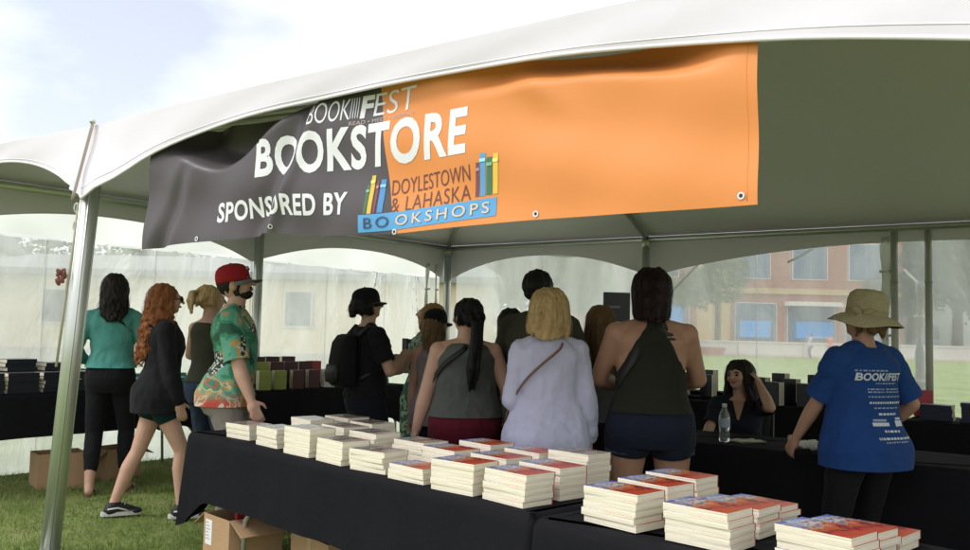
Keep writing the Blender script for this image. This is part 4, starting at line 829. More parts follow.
    def shoes(s, m, sole=None, hgt=0, stripe=None):
        for q in (-1, 1):
            b = Sh(); s.foot(b, q, .008); a = s.an[q]; b.tf(s.pose); me = skin(b, .008, 2, .5)
            bm = bmesh.new(); bm.from_mesh(me); bmesh.ops.bisect_plane(bm, geom=bm.verts[:] + bm.edges[:] + bm.faces[:], plane_co=(0, 0, (a[2] + .012 + hgt) * s.k), plane_no=(0, 0, 1), clear_outer=True); bm.to_mesh(me); bm.free()
            me.polygons.foreach_set('use_smooth', [True] * len(me.polygons)); o = link('shoe', me, m, s.root)
            if sole:
                t = s.toe[0 if q < 0 else 1] * q; f = np.array([math.sin(t), math.cos(t), 0]); x = np.array([f[1], -f[0], 0]); c = Sh(); R_ = []
                g = a[2] - .085
                for z_ in (-.002, .026):
                    ring = []
                    for an in np.linspace(0, 2 * np.pi, 25)[:-1]: ca, sa = math.cos(an), math.sin(an); wd = .043 if sa > 0 else .038; ring.append(np.array([a[0], a[1], g + z_]) + f * (.052 + .142 * sa) + x * wd * np.sign(ca) * abs(ca) ** .7)
                    R_.append(np.array(ring))
                c.rings(R_); c.tf(s.pose); c.obj('sole', sole, o, False, bevel=0)
                if stripe is not None:
                    for sd in (-1, 1):
                        w_ = Sh(); w_.tube([a + f * (-.05) - [0, 0, .035] + x * sd * .042, a + f * .02 - [0, 0, .028] + x * sd * .046, a + f * .07 - [0, 0, .045] + x * sd * .044, a + f * .10 - [0, 0, .058] + x * sd * .042], .006, 6); w_.tf(s.pose); w_.obj('side_stripe', stripe, o, True)
                    w_ = Sh()
                    for k in range(5): c_ = a + f * (.03 + .02 * k) + [0, 0, .018 - .014 * k]; w_.tube([c_ - x * .024, c_ + [0, 0, .006], c_ + x * .024], .0045, 5)
                    w_.tf(s.pose); me = w_.mesh('lace', True); link('laces', me, stripe, o)
    def sandals(s, m):
        for q in (-1, 1):
            a = s.an[q]; t = s.toe[0 if q < 0 else 1] * q; f = np.array([math.sin(t), math.cos(t), 0]); x = np.array([f[1], -f[0], 0]); g = np.array([a[0], a[1], a[2] - .085]); c = Sh()
            c.rings([np.array([g + [0, 0, z_] + f * (.05 + .145 * math.sin(an)) + x * .042 * math.cos(an) for an in np.linspace(0, 2 * np.pi, 21)[:-1]]) for z_ in (-.004, .010)])
            c.tf(s.pose); o = c.obj('sandal', m, s.root)
            w_ = Sh(); w_.tube([g + f * .10 + x * .042 + [0, 0, .01], g + f * .09 + x * .02 + [0, 0, .055], g + f * .09 - x * .02 + [0, 0, .055], g + f * .10 - x * .042 + [0, 0, .01]], .008, 6); w_.tf(s.pose); w_.obj('strap', m, o, True)
    def hair(s, m, ends, cap=(.089, .105, .100), cy=-.026, cz=1.622, n=26, r=.017, wave=.01, wf=9.0, seed=1, spread=1.0, arc=(-1.9, 1.9), fringe=False, vox=.0075, fold=.004, top=None, back=.0):
        """shell over the skull plus locks that fall to the height `ends` round the back"""
        q = random.Random(seed); b = Sh(); c = Sh(); c.ell((0, cy, cz), cap); locks = Sh(); paths = []; ends = ends if hasattr(ends, '__call__') else (lambda a, e=ends: e)
        c.tf(s.head0); b.add(c.V(), c.f)
        for k in range(n):
            a = arc[0] + (arc[1] - arc[0]) * (k + q.uniform(.1, .9)) / n           # 0 = straight back
            for lay in range(2):
                rr = .86 + .14 * lay; ex = cap[0] * rr; ey = cap[1] * rr; x0, y0 = math.sin(a) * ex, cy - math.cos(a) * ey; ze = ends(a) + q.uniform(-.03, .03); P = []; rad = []; m_ = 12; ph = q.uniform(0, 6.28); ja = a + q.uniform(-.12, .12)
                for th in (.30, .65, 1.0, 1.32):        # over the crown first
                    P.append((math.sin(ja) * ex * math.sin(th), cy - math.cos(ja) * ey * math.sin(th), cz + cap[2] * rr * math.cos(th))); rad.append(r * (.75 + .2 * th))
                for i in range(m_):
                    u = i / (m_ - 1); z = cz + (ze - cz) * u; sw = sstep(u * 1.3) * (spread - 1)
                    hug = (.015 * math.sin(min(1, u * 1.4) * 3.14)) + back * sstep((u - .25) * 1.6)
                    P.append((x0 * (1 + sw) + wave * math.sin(ph + u * wf) * u ** .5, y0 - hug * math.cos(a) + wave * math.cos(ph * 1.3 + u * wf * 1.1) * u ** .5 - (.02 * u if abs(a) < 1.2 else 0), z)); rad.append(r * (1.05 - .5 * u ** 2.5))
                locks.tube(P, rad, 7); paths.append((np.array(P), rad))
        if n:
            locks.tf(s.head0); b.add(locks.V(), locks.f)
        b.tf(s.pose); sd = seed * 1.3
        me = skin(b, vox * s.k, 3, .5, lambda v, nn: v + nn * (wob(v * np.array([1, 1, .18]), 75, sd, 2) * fold)[:, None])
        g = np.random.default_rng(seed + 50); fly = Sh()
        for P, rad in paths:                 # loose strands that break up the edge
            for _ in range(7):
                o = g.normal(0, 1, 3); o[2] *= .3; o /= np.linalg.norm(o); ph = g.uniform(0, 6.28); am = g.uniform(.004, .014); i0 = g.integers(0, 6); k_ = np.arange(i0, len(P)); u = (k_ - i0) / max(1, len(P) - 1)
                Q = P[i0:] + o * (np.array(rad)[i0:, None] * 1.0 + am * u[:, None] ** .7) + wave * .5 * np.stack([np.sin(ph + u * 9), np.cos(ph + u * 8), 0 * u], 1); x = np.cross(o, [0, 0, 1.]); x = x / max(np.linalg.norm(x), .1) * .0011; fly.grid(np.stack([Q - x, Q + x * (1 - .8 * u[:, None])], 1))
        if paths:
            fly.tf(s.head0); fly.tf(s.pose); bm = bmesh.new(); bm.from_mesh(me); f_ = fly.mesh('f', True); bm.from_mesh(f_); bm.to_mesh(me); bm.free(); bpy.data.meshes.remove(f_)
        return link('hair', me, m, s.root)
    def attach(s, b, name, m, parent=None, smooth=True, head=False, bevel=0):
        b.tf(s.head if head else s.pose); return b.obj(name, m, parent or s.root, smooth, bevel)
    def strapline(s, pts, m, w_=.017, name='bag_strap', th=.004, off=.0):
        """a flat strap wrapped on the torso: pts of (angle round the body, height), 0 = front"""
        b = Sh(); P = []; pp = []
        for (a0, z0), (a1, z1) in zip(pts[:-1], pts[1:]):
            for u in np.linspace(0, 1, 9)[:-1]: pp.append((a0 + (a1 - a0) * u, z0 + (z1 - z0) * u))
        pp.append(pts[-1])
        for a, z in pp:
            hx, hy, yo = s.prof(z + s.dz); P.append(np.array([math.sin(a) * (hx + .022 + off), yo + math.cos(a) * (hy + .024 + off), z + s.dz]))
        s_ = Sh(); Q = []
        for i, p in enumerate(P):
            d = P[min(i + 1, len(P) - 1)] - P[max(i - 1, 0)]; d /= np.linalg.norm(d); o = np.array([p[0], p[1], 0]); o /= max(np.linalg.norm(o), 1e-6); x = np.cross(d, o); x /= np.linalg.norm(x)
            Q.append([p - x * w_, p - x * w_ + o * th, p + x * w_ + o * th, p + x * w_])
        s_.rings([np.array(q) for q in Q]); return s.attach(s_, name, m)

def capbrim(s, m, mb, r=(.092, .108, .088), cz=1.650, brim=.075, fn=None, back=False):
    """baseball cap: crown, button, brim"""
    b = Sh(); t_ = np.arange(28) / 28 * 2 * np.pi; prof = [(1.0, -.035), (1.01, 0), (.985, .03), (.9, .058), (.72, .08), (.45, .093), (.15, .098)]
    b.rings([np.stack([r[0] * f * np.cos(t_), -.012 + r[1] * f * np.sin(t_), np.full(28, cz + z * r[2] / .098)], 1) for f, z in prof]); o = s.attach(b, 'cap_crown', m, head=True)
    b = Sh(); Q = []; 
    for a in np.linspace(.15, math.pi - .15, 22):
        row = []
        for u in np.linspace(0, 1, 6): rr = 1.0 + u * (brim / r[1]) * math.sin(a) ** .75; row.append((r[0] * rr * math.cos(a) * (1 - .05 * u), -.012 + r[1] * rr * math.sin(a), cz - .032 - .012 * u - .010 * u * abs(math.cos(a)) ** 2 - .004 * abs(math.cos(a)) ** 2))
        Q.append(row)
    Q = np.array(Q); b.grid(Q); b.grid((Q - np.array([0, 0, .006]))[::-1]); s.attach(b, 'cap_brim', mb, head=True)
    b = Sh(); b.ell((0, -.012, cz + .098 * r[2] / .098), (.009, .009, .005)); s.attach(b, 'cap_button', m, head=True); return o

HB_DK = hairm('dark_hair', (.018, .012, .010)); HB_BK = hairm('black_hair', (.010, .009, .010)); HB_RED = hairm('ginger_hair', (.26, .09, .03)); HB_BLO = hairm('blond_hair', (.48, .33, .16)); HB_STR = hairm('straw_hair', (.34, .20, .08)); HB_BRN = hairm('brown_hair', (.14, .08, .035)); HB_WINE = hairm('wine_hair', (.012, .003, .004))
C_TEAL = cloth('teal_knit', (.09, .30, .27)); C_BLK = cloth('black_cotton', (.011, .011, .013)); C_JACK = cloth('black_twill', (.013, .013, .015)); C_OLIVE = cloth('olive_cotton', (.060, .060, .042)); C_GREY = cloth('grey_jersey', (.10, .105, .10)); C_LAV = cloth('pale_linen', (.48, .48, .63)); C_BLUE = cloth('royal_cotton', (.016, .055, .20)); C_WINE = cloth('wine_denim', (.11, .012, .022)); C_JEAN = cloth('blue_denim', (.035, .05, .085)); C_DJEAN = cloth('dark_denim', (.012, .015, .022)); C_MAUVE = cloth('mauve_jersey', (.20, .165, .17)); C_GREEN = cloth('bottle_green', (.010, .028, .025)); C_NAVY = cloth('ink_cotton', (.015, .018, .028)); C_KHAKI = cloth('stone_cotton', (.25, .22, .19)); C_SHORT = cloth('short_denim', (.013, .017, .03)); C_CUFF = cloth('frayed_denim', (.05, .065, .09))
C_DRESS = mat('leaf_print', (.1, .3, .2), .8); t = C_DRESS.node_tree; vz = t.nodes.new('ShaderNodeTexNoise'); vz.inputs['Scale'].default_value = 14; c1 = ramp(t, [(.4, (.05, .16, .10)), (.5, (.45, .50, .42)), (.58, (.08, .35, .18)), (.68, (.03, .06, .06))], 'CONSTANT'); t.links.new(t.nodes['Texture Coordinate'].outputs['Object'], vz.inputs[0]); t.links.new(vz.outputs[0], c1.inputs[0]); t.links.new(c1.outputs[0], bs(C_DRESS).inputs['Base Color'])
SOLE = mat('white_rubber', (.62, .61, .58), .6); LEATH = mat('brown_sandal', (.10, .05, .045), .6); BSTR = mat('black_strap', (.012, .012, .013), .6); TSTR = mat('tan_strap', (.16, .075, .05), .6)
def gl(x, y): return (x, y, float(gz(x, y)))

# woman in teal, back turned, at the far left table
p = Person('woman in a teal long sleeved top and black cropped trousers, back turned', gl(-2.97, 6.95), R(14), 1.72, hp=1.02, L=(-.22, .16, 1.02), Rr=(.20, .24, 1.06), feet=((-.10, -.10), (.13, .06)), hyaw=.15)
p.top(C_TEAL, 'top', .98, 1.85, .012, .018, fold=.009, seed=3, se=.017); p.bottom(C_BLK, 'cropped_trousers', 1.0, 1.72, .008, .004); p.sandals(LEATH); p.hair(HB_DK, 1.36, n=36, r=.012, wave=.018, spread=1.02, seed=2); p.strapline([(1.4, 1.16), (2.4, 1.30), (3.3, 1.40), (3.9, 1.43)], BSTR, .009)
b = Sh(); b.loft([(0, 0, .985, .178, .127), (0, 0, 1.015, .172, .122)], 28); p.attach(b, 'beaded_belt', mat('belt_beads', (.09, .09, .09), .3, .4, (80, 1.0)))
# red haired girl walking right
p = Person('girl with long curly ginger hair in a black jacket and shorts striding right', gl(-2.30, 6.2), R(-64), 1.64, hp=1.0, L=(-.20, .10, .86), Rr=(.20, .12, .84), feet=((-.10, -.27), (.10, .18, .10)), hpit=-.05, hyaw=.1, toes=(.1, .1), lean=.05, face=True)
p.top(C_JACK, 'jacket', .78, 1.9, .035, .026, fold=.010, seed=5, se=.022); p.bottom(C_GREEN, 'shorts', 1.0, .32, .014, .004, loose=.02); p.shoes(BSTR, SOLE, 0, SOLE)
p.hair(HB_RED, lambda a: 1.13 + .10 * abs(a), n=58, r=.011, wave=.032, wf=24, spread=1.2, seed=4, arc=(-2.0, 2.0), fold=.006, back=.03)
b = Sh(); b.loft([(0, -.085, 1.36, .12, .045), (0, -.095, 1.42, .11, .055), (0, -.08, 1.46, .095, .05)], 20); p.attach(b, 'hood', C_JACK)
b = Sh(); [b.ell((q_ * .031, .101, 1.607), (.026, .008, .018)) for q_ in (-1, 1)]; b.cap((-.02, .104, 1.612), (.02, .104, 1.612), .004, .004, 6); [b.cap((q_ * .055, .09, 1.612), (q_ * .082, .0, 1.606), .004, .004, 6) for q_ in (-1, 1)]; p.attach(b, 'sunglasses', DARK, head=True)
b = Sh(); b.ell(lerp(p.kn[-1], p.an[-1], .86) + [-.034, .0, 0], (.008, .012, .016)); p.attach(b, 'ankle_tattoo', mat('tattoo_ink', (.12, .09, .09), .6))
# ponytail woman
p = Person('woman with a blond ponytail in a sleeveless olive top and jeans', gl(-2.13, 6.75), R(-32), 1.67, L=(-.17, .27, 1.10), Rr=(.15, .28, 1.12), hyaw=-.35, Lh=(-1, -.6, -.4))
p.tank(C_OLIVE, 'sleeveless_top', .96, .80, .014, seed=4); p.bottom(C_JEAN, 'jeans', 1.0, 1.93); p.shoes(SOLE)
p.hair(HB_BLO, 1.56, n=14, r=.012, wave=.004, seed=6, arc=(-1.9, 1.9), cap=(.085, .103, .098))
b = Sh(); q = random.Random(8); [b.tube([(x := q.uniform(-.02, .02), -.10, 1.67), (x * 1.6, -.155 + q.uniform(-.01, .01), 1.655), (x * 2.4, -.17 + q.uniform(-.015, .015), 1.59), (x * 2.6, -.155 + q.uniform(-.015, .015), 1.50 + q.uniform(-.02, .03))], [.014, .018, .016, .006], 7) for k in range(14)]; b.tf(p.head); link('ponytail', skin(b, .008, 2), HB_BLO, p.root)
# man with the red cap
p = Person('bearded man in a red cap and a green floral shirt looking down', gl(-1.67, 5.72), R(-82), 1.765, sh=1.10, ch=1.12, wa=1.12, hp=1.03, dep=1.15, limb=1.08, belly=.03, bust=0, lean=.07, hpit=-.26, L=(-.27, .06, .84), Rr=(.27, .18, .88), face=True, vox=.0075)
HAW = mat('floral_print', (.1, .4, .2), .75, 0, (9, .3)); t = HAW.node_tree; o_ = t.nodes['Texture Coordinate'].outputs['Object']
def nzn(sc, det=3, dist=.6, loc=(0, 0, 0)):
    mpn = t.nodes.new('ShaderNodeMapping'); mpn.inputs['Location'].default_value = loc; n = t.nodes.new('ShaderNodeTexNoise'); n.inputs['Scale'].default_value = sc; n.inputs['Detail'].default_value = det; n.inputs['Distortion'].default_value = dist; t.links.new(o_, mpn.inputs[0]); t.links.new(mpn.outputs[0], n.inputs[0]); return n.outputs[0]
c1 = ramp(t, [(0, (.02, .10, .06)), (.40, (.04, .23, .12)), (.46, (.10, .34, .24)), (.53, (.42, .29, .10)), (.57, (.55, .48, .32)), (.60, (.05, .26, .14)), (.66, (.50, .10, .05)), (.70, (.04, .20, .13))], 'CONSTANT'); t.links.new(nzn(5.5), c1.inputs[0])
sp = t.nodes.new('ShaderNodeSeparateXYZ'); t.links.new(o_, sp.inputs[0])
c2 = ramp(t, [(0, (.55, .05, .04)), (.42, (.62, .08, .05)), (.5, (.70, .62, .50)), (.56, (.58, .20, .07)), (.62, (.05, .25, .16))], 'CONSTANT'); t.links.new(nzn(8, 4, 1, (3, 1, 2)), c2.inputs[0])
zr = t.nodes.new('ShaderNodeMapRange'); zr.inputs[1].default_value = .89; zr.inputs[2].default_value = .97; zr.inputs[3].default_value = 1; zr.inputs[4].default_value = 0; t.links.new(sp.outputs[2], zr.inputs[0])
m1 = t.nodes.new('ShaderNodeMixRGB'); t.links.new(zr.outputs[0], m1.inputs[0]); t.links.new(c1.outputs[0], m1.inputs[1]); t.links.new(c2.outputs[0], m1.inputs[2])
vo = t.nodes.new('ShaderNodeTexVoronoi'); vo.inputs['Scale'].default_value = 55; t.links.new(o_, vo.inputs[0]); c3 = ramp(t, [(0, (.62, .62, .55)), (.42, (.02, .03, .03))], 'CONSTANT'); t.links.new(vo.outputs['Distance'], c3.inputs[0])
c4 = ramp(t, [(0, (0, 0, 0)), (.60, (1, 1, 1))], 'CONSTANT'); t.links.new(nzn(4.2, 1, .3, (5, 2, 1)), c4.inputs[0]); zr2 = t.nodes.new('ShaderNodeMapRange'); zr2.inputs[1].default_value = 1.06; zr2.inputs[2].default_value = 1.08; t.links.new(sp.outputs[2], zr2.inputs[0]); mm = t.nodes.new('ShaderNodeMath'); mm.operation = 'MULTIPLY'; t.links.new(c4.outputs[0], mm.inputs[0]); t.links.new(zr2.outputs[0], mm.inputs[1])
m2 = t.nodes.new('ShaderNodeMixRGB'); t.links.new(mm.outputs[0], m2.inputs[0]); t.links.new(m1.outputs[0], m2.inputs[1]); t.links.new(c3.outputs[0], m2.inputs[2]); t.links.new(m2.outputs[0], bs(HAW).inputs['Base Color'])
p.top(HAW, 'floral_shirt', .84, .92, .032, .010, fold=.012, seed=7, se=.030, f=10); p.bottom(C_KHAKI, 'trousers', 1.0, 1.95, .014); p.shoes(BSTR)
b = Sh(); b.loft([(0, -.02, 1.425, .085, .07), (0, -.015, 1.47, .072, .066)], 20); p.attach(b, 'collar', HAW)
p.hair(HB_DK, 1.56, n=0, cap=(.083, .102, .088), cy=-.016, cz=1.612)
b = Sh(); b.ell((0, .040, 1.528), (.055, .060, .034)); b.ell((0, .092, 1.566), (.028, .012, .007)); [b.ell((q_ * .064, .005, 1.552), (.012, .022, .034)) for q_ in (-1, 1)]; b.tf(p.head); link('beard', skin(b, .007, 2, .5, lambda v, n: v + n * (wob(v, 120, 2) * .002)[:, None]), HB_DK, p.root)
REDCAP = cloth('red_cap_cotton', (.33, .02, .025)); cp = capbrim(p, REDCAP, cloth('grey_brim', (.22, .21, .22)), brim=.075)
b = Sh(); t_ = np.linspace(0, 2 * np.pi, 17)[:-1]; b.ell((0, .084, 1.690), (.028, .012, .020), Matrix.Rotation(-.45, 3, 'X')); p.attach(b, 'cap_patch', mat('patch_white', (.6, .58, .55), .7), head=True); b = Sh(); b.ell((0, .0925, 1.686), (.016, .009, .010), Matrix.Rotation(-.45, 3, 'X')); p.attach(b, 'patch_mark', BLK, head=True)
b = Sh(); W_ = lerp(p.elb[-1], p.wr[-1], .86); dv = (p.wr[-1] - p.elb[-1]); dv /= np.linalg.norm(dv); b.cap(W_ - dv * .012, W_ + dv * .012, .036, .034, 16, True); p.attach(b, 'wristband', mat('orange_band', (.6, .18, .05), .5))
# backpack woman
p = Person('woman in a black cap and black tee with a black backpack', gl(-.84, 6.35), R(-58), 1.66, hp=1.08, wa=1.08, limb=1.08, L=(-.10, .23, 1.20), Rr=(.10, .24, 1.23), hpit=-.15, Rh=(.8, -.6, -1), Lh=(-.8, -.6, -1))
p.top(C_BLK, 'tee', .92, .72, .012, .018, fold=.008, seed=9, se=.022); p.bottom(C_DJEAN, 'jeans', 1.0, 1.95, .010); p.shoes(BSTR); p.hair(HB_BK, 1.55, n=22, r=.012, wave=.014, wf=14, seed=9, cap=(.080, .096, .088)); capbrim(p, C_BLK, C_BLK, brim=.055)
b = Sh(); b.loft([(0, -.195, 1.00, .12, .06), (0, -.205, 1.03, .135, .075), (0, -.205, 1.18, .135, .075), (0, -.195, 1.32, .125, .065), (0, -.18, 1.375, .10, .045), (0, -.17, 1.385, .06, .03)], 28, 4); bp_ = p.attach(b, 'backpack', C_BLK)
b = Sh(); b.loft([(0, -.285, 1.03, .10, .018), (0, -.29, 1.10, .105, .022), (0, -.28, 1.16, .10, .016)], 20, 4); p.attach(b, 'backpack_pocket', BSTR, bp_)
for q_ in (-1, 1): b = Sh(); b.tube([(q_ * .10, -.13, 1.37), (q_ * .115, -.06, 1.445), (q_ * .12, .05, 1.42), (q_ * .125, .115, 1.30), (q_ * .15, .07, 1.16), (q_ * .14, -.12, 1.06)], .017, 8); p.attach(b, 'shoulder_strap', BSTR, bp_)
b = Sh(); b.box(-.04, .04, .30, .312, 1.23, 1.36); p.attach(b, 'held_phone', BSTR, smooth=False)
# woman holding a book, facing left
p = Person('fair haired woman in a leaf print dress holding out a dark book', gl(-.47, 7.05), R(68), 1.60, L=(-.14, .36, 1.10), Rr=(.10, .36, 1.12), hpit=-.25)
p.top(C_DRESS, 'dress', .52, .35, .06, .018, fold=.010, seed=11); p.hair(HB_STR, 1.44, n=22, r=.016, wave=.018, wf=16, seed=12); p.shoes(LEATH)
b = Sh(); b.box(-.13, .10, .40, .42, 1.08, 1.14, Matrix.Rotation(.1, 4, 'Z')); p.attach(b, 'held_book', BKD, smooth=False); b = Sh(); b.box(-.12, -.04, .05, .16, 1.22, 1.40); p.attach(b, 'dark_bag', BSTR, smooth=False, bevel=.01)
# girl with the black cap
p = Person('girl in a black cap and mauve sleeveless top beside the grey tank top', gl(-.34, 6.3), R(-28), 1.52, L=(-.24, .02, .84), Rr=(.2, .2, 1.0), skinm=SKIN_B, hpit=-.1)
p.tank(C_MAUVE, 'sleeveless_top', .80, .74, .014, .02, seed=12); p.bottom(C_DJEAN, 'shorts', 1.0, .6, .012, loose=.02); p.shoes(SOLE); p.hair(HB_BRN, 1.40, n=20, r=.012, wave=.010, seed=13, cap=(.078, .094, .088)); capbrim(p, C_BLK, C_BLK, brim=.07)
# woman in the grey tank top
p = Person('woman in a grey tank top and wine red trousers with a long black ponytail', gl(-.105, 5.28), R(8), 1.575, sh=1.10, ch=1.20, wa=1.38, hp=1.28, dep=1.3, limb=1.2, hyaw=.45, L=(-.31, .02, .86), Rr=(.30, .10, .90), bust=.04, skinm=SKIN_A)
p.tank(C_GREY, 'tank_top', .955, .84, .014, .02, seed=15, fold=.007); p.bottom(C_WINE, 'trousers', 1.06, 1.9, .010); p.shoes(BSTR)
p.hair(HB_BK, 1.56, n=12, r=.012, wave=.003, seed=16, cap=(.088, .105, .10))
b = Sh(); q = random.Random(18); [b.tube([(x := q.uniform(-.025, .025), -.10, 1.60), (x * 1.5 - .01, -.165, 1.56), (x * 1.7 - .03, -.19 + q.uniform(-.01, .01), 1.42), (x * 1.9 - .05, -.195 + q.uniform(-.012, .012), 1.27), (x * 1.5 - .055, -.185, 1.14 + q.uniform(-.03, .03))], [.018, .024, .022, .019, .006], 7) for k in range(16)]; b.tf(p.head); link('ponytail', skin(b, .009, 2, .5, lambda v, n: v + n * (wob(v * np.array([1, 1, .2]), 70, 3, 2) * .003)[:, None]), HB_BK, p.root)
p.strapline([(4.7, 1.13), (3.9, 1.28), (3.45, 1.36), (3.2, 1.41)], BSTR, .016, off=.014)
# dark haired woman behind
p = Person('woman with long dark hair and bare shoulders half hidden behind the man in olive', gl(.20, 6.3), R(-14), 1.545, L=(-.2, .2, 1.0), Rr=(.2, .2, 1.0))
p.tank(C_BLK, 'black_top', .80, .7, .012); p.bottom(C_BLK, 'trousers', 1.0, 1.95); p.hair(HB_DK, 1.24, n=22, r=.015, wave=.006, seed=21); p.shoes(BSTR)
# man in olive
p = Person('tall man with short dark hair in an olive tee behind the pale shirt', gl(.345, 5.30), R(-38), 1.765, sh=1.18, ch=1.18, wa=1.25, hp=1.08, dep=1.22, limb=1.15, bust=0, skinm=SKIN_B, hpit=-.12, L=(-.25, .25, 1.02), Rr=(.2, .3, 1.05))
p.top(C_OLIVE, 'tee', .84, .75, .015, .02, fold=.008, seed=23, se=.026); p.bottom(C_DJEAN, 'trousers', 1.0, 1.95, .012); p.shoes(BSTR); p.hair(HB_BK, 1.5, n=0, cap=(.086, .104, .092), cy=-.022, cz=1.628, fold=.004); b = Sh(); b.ell((0, -.055, 1.585), (.070, .06, .05)); b.tf(p.head); link('cropped_hair', skin(b, .008, 2), HB_BK, p.root)
# woman in the pale shirt
p = Person('woman with a blond bob in a loose pale lavender shirt with a slim cross strap', gl(.345, 4.62), R(4), 1.612, sh=1.0, ch=1.03, wa=1.12, hp=1.08, dep=1.10, limb=.93, L=(-.12, .22, 1.06), Rr=(.245, .05, .86), hpit=-.12, hyaw=-.12, Lh=(-.35, -1, -.5), Rh=(.3, -1, -.2))
p.top(C_LAV, 'shirt', .74, 1.80, .034, .022, fold=.013, seed=25, se=.021, f=12); p.bottom(C_DJEAN, 'trousers', 1.0, 1.95, .010); p.shoes(LEATH)
b = Sh(); b.loft([(0, -.02, 1.425, .088, .07), (0, -.015, 1.475, .070, .064)], 20); p.attach(b, 'collar', C_LAV)
for q_ in (-1, 1): b = Sh(); W_ = lerp(p.elb[q_], p.wr[q_], .72); d_ = p.wr[q_] - p.elb[q_]; d_ /= np.linalg.norm(d_); b.cap(W_ - d_ * .03, W_ + d_ * .03, .060, .062, 18, True); p.attach(b, 'rolled_cuff', C_LAV)
p.hair(HB_BLO, lambda a: 1.475 + .01 * abs(a), n=52, r=.013, wave=.007, wf=6, seed=26, spread=1.10, fold=.005, cap=(.099, .114, .105), arc=(-2.1, 2.1))
p.strapline([(5.2, .92), (4.7, 1.02), (3.9, 1.20), (3.3, 1.32), (2.75, 1.42)], TSTR, .007, off=.03)
# fair haired person behind the bob
p = Person('person with long light brown hair half hidden behind the wine red bob', gl(.72, 5.35), R(-10), 1.55, hyaw=.2)
p.top(C_GREY, 'top', .95, .6, .01, .014); p.bottom(C_BLK, 'trousers', 1.0, 1.95); p.hair(HB_BRN, 1.22, n=24, r=.016, wave=.010, seed=31, spread=1.15); p.shoes(BSTR)
# woman in the halter top
p = Person('woman with a wine red bob in an olive halter top and denim shorts, shoulder tattooed', gl(.905, 4.68), R(-6), 1.735, sh=1.12, ch=1.24, wa=1.22, hp=1.22, dep=1.2, limb=1.22, L=(-.15, .30, 1.08), Rr=(.13, .32, 1.10), Lh=(-1, -.6, -.9), Rh=(1, -.5, -.9), skinm=SKIN_B, bust=.035, hpit=-.1, hyaw=-.08)
p.halter(cloth('dark_olive', (.022, .022, .016)), .97); p.bottom(C_SHORT, 'denim_shorts', 1.04, .22, .014, .005, loose=.035); p.shoes(BSTR)
for q_ in (-1, 1): b = Sh(); c_ = lerp(p.hip[q_], p.kn[q_], .30); b.cap(c_ + [0, 0, -.012], c_ + [0, 0, .014], .121, .121, 20, True); p.attach(b, 'frayed_hem', C_CUFF)
p.hair(HB_WINE, lambda a: 1.475 + .0 * abs(a), n=60, r=.013, wave=.003, wf=5, seed=33, spread=.93, cap=(.094, .112, .106), arc=(-2.2, 2.2), back=.01)
p.strapline([(4.3, 1.10), (3.75, 1.22), (3.3, 1.34), (2.9, 1.41), (2.6, 1.425)], BSTR, .030)
TAT = mat('tattoo', (.035, .03, .03), .6)
for i, (a_, z_, rx, rz_) in enumerate(((2.72, 1.375, .034, .012), (2.66, 1.352, .030, .007), (2.80, 1.392, .018, .014))):
    hx, hy, yo = p.prof(z_); b = Sh(); b.ell((math.sin(a_) * hx * .98, yo + math.cos(a_) * hy * 1.0, z_), (rx, .010, rz_), Matrix.Rotation(.35, 3, 'X') @ Matrix.Rotation(-.25, 3, 'Z')); p.attach(b, 'tattoo', TAT)
# seated woman
cx = T(5.36, 3.50, 0)
p = Person('dark haired woman seated behind the signing table, hand raised to her hair', (cx[0], cx[1], 0), R(158), 1.60, L=(-.150, .07, 1.555), Rr=(.26, .36, 1.00), Lh=(-.45, 1, -.6), Rh=(1, -.4, -.6), pz=.50, feet=((-.12, .42), (.12, .40)), hyaw=-.40, hpit=-.10, htilt=.10, skinm=SKIN_A, lean=.06, face=True, bust=.035, vox=.0075)
p.top(C_NAVY, 'dark_top', .86, .70, .01, .016, fold=.007, seed=35, se=.02, neck=1.42); p.bottom(C_BLK, 'trousers', 1.0, 1.9)
b = Sh(); b.rings([np.array([(-.045, .082, 1.425), (.045, .082, 1.425), (.006, .131, 1.285), (-.006, .131, 1.285)]) + [0, 0, p.dz] + [0, k_ * .008, 0] for k_ in (0, 1.6)]); p.attach(b, 'neck_opening', SKIN_B, smooth=False)
p.hair(HB_DK, lambda a: 1.34 - .02 * abs(a), n=34, r=.019, wave=.016, wf=11, seed=36, spread=1.22, cap=(.096, .110, .106), arc=(-2.15, 2.15))
rt = empty('folding_chair', (cx[0], cx[1], 0), R(158), 'black folding chair under the seated woman', 'chair'); s = Sh(); s.loft([(0, -.02, .405, .20, .20), (0, -.02, .43, .21, .21)], 24, 5); s.obj('seat', BLK, rt, True); s = Sh(); s.box(-.2, .2, -.26, -.235, .62, .86, Matrix.Rotation(.0, 4, 'X')); s.obj('backrest', BLK, rt, bevel=.008)
for q_ in (-1, 1):
    s = Sh(); s.tube([(q_ * .21, -.25, .86), (q_ * .21, -.2, .42), (q_ * .21, .22, 0)], .012, 8); s.obj('leg', BLK, rt, True); s = Sh(); s.tube([(q_ * .19, .15, .41), (q_ * .19, -.25, 0)], .012, 8); s.obj('leg', BLK, rt, True)
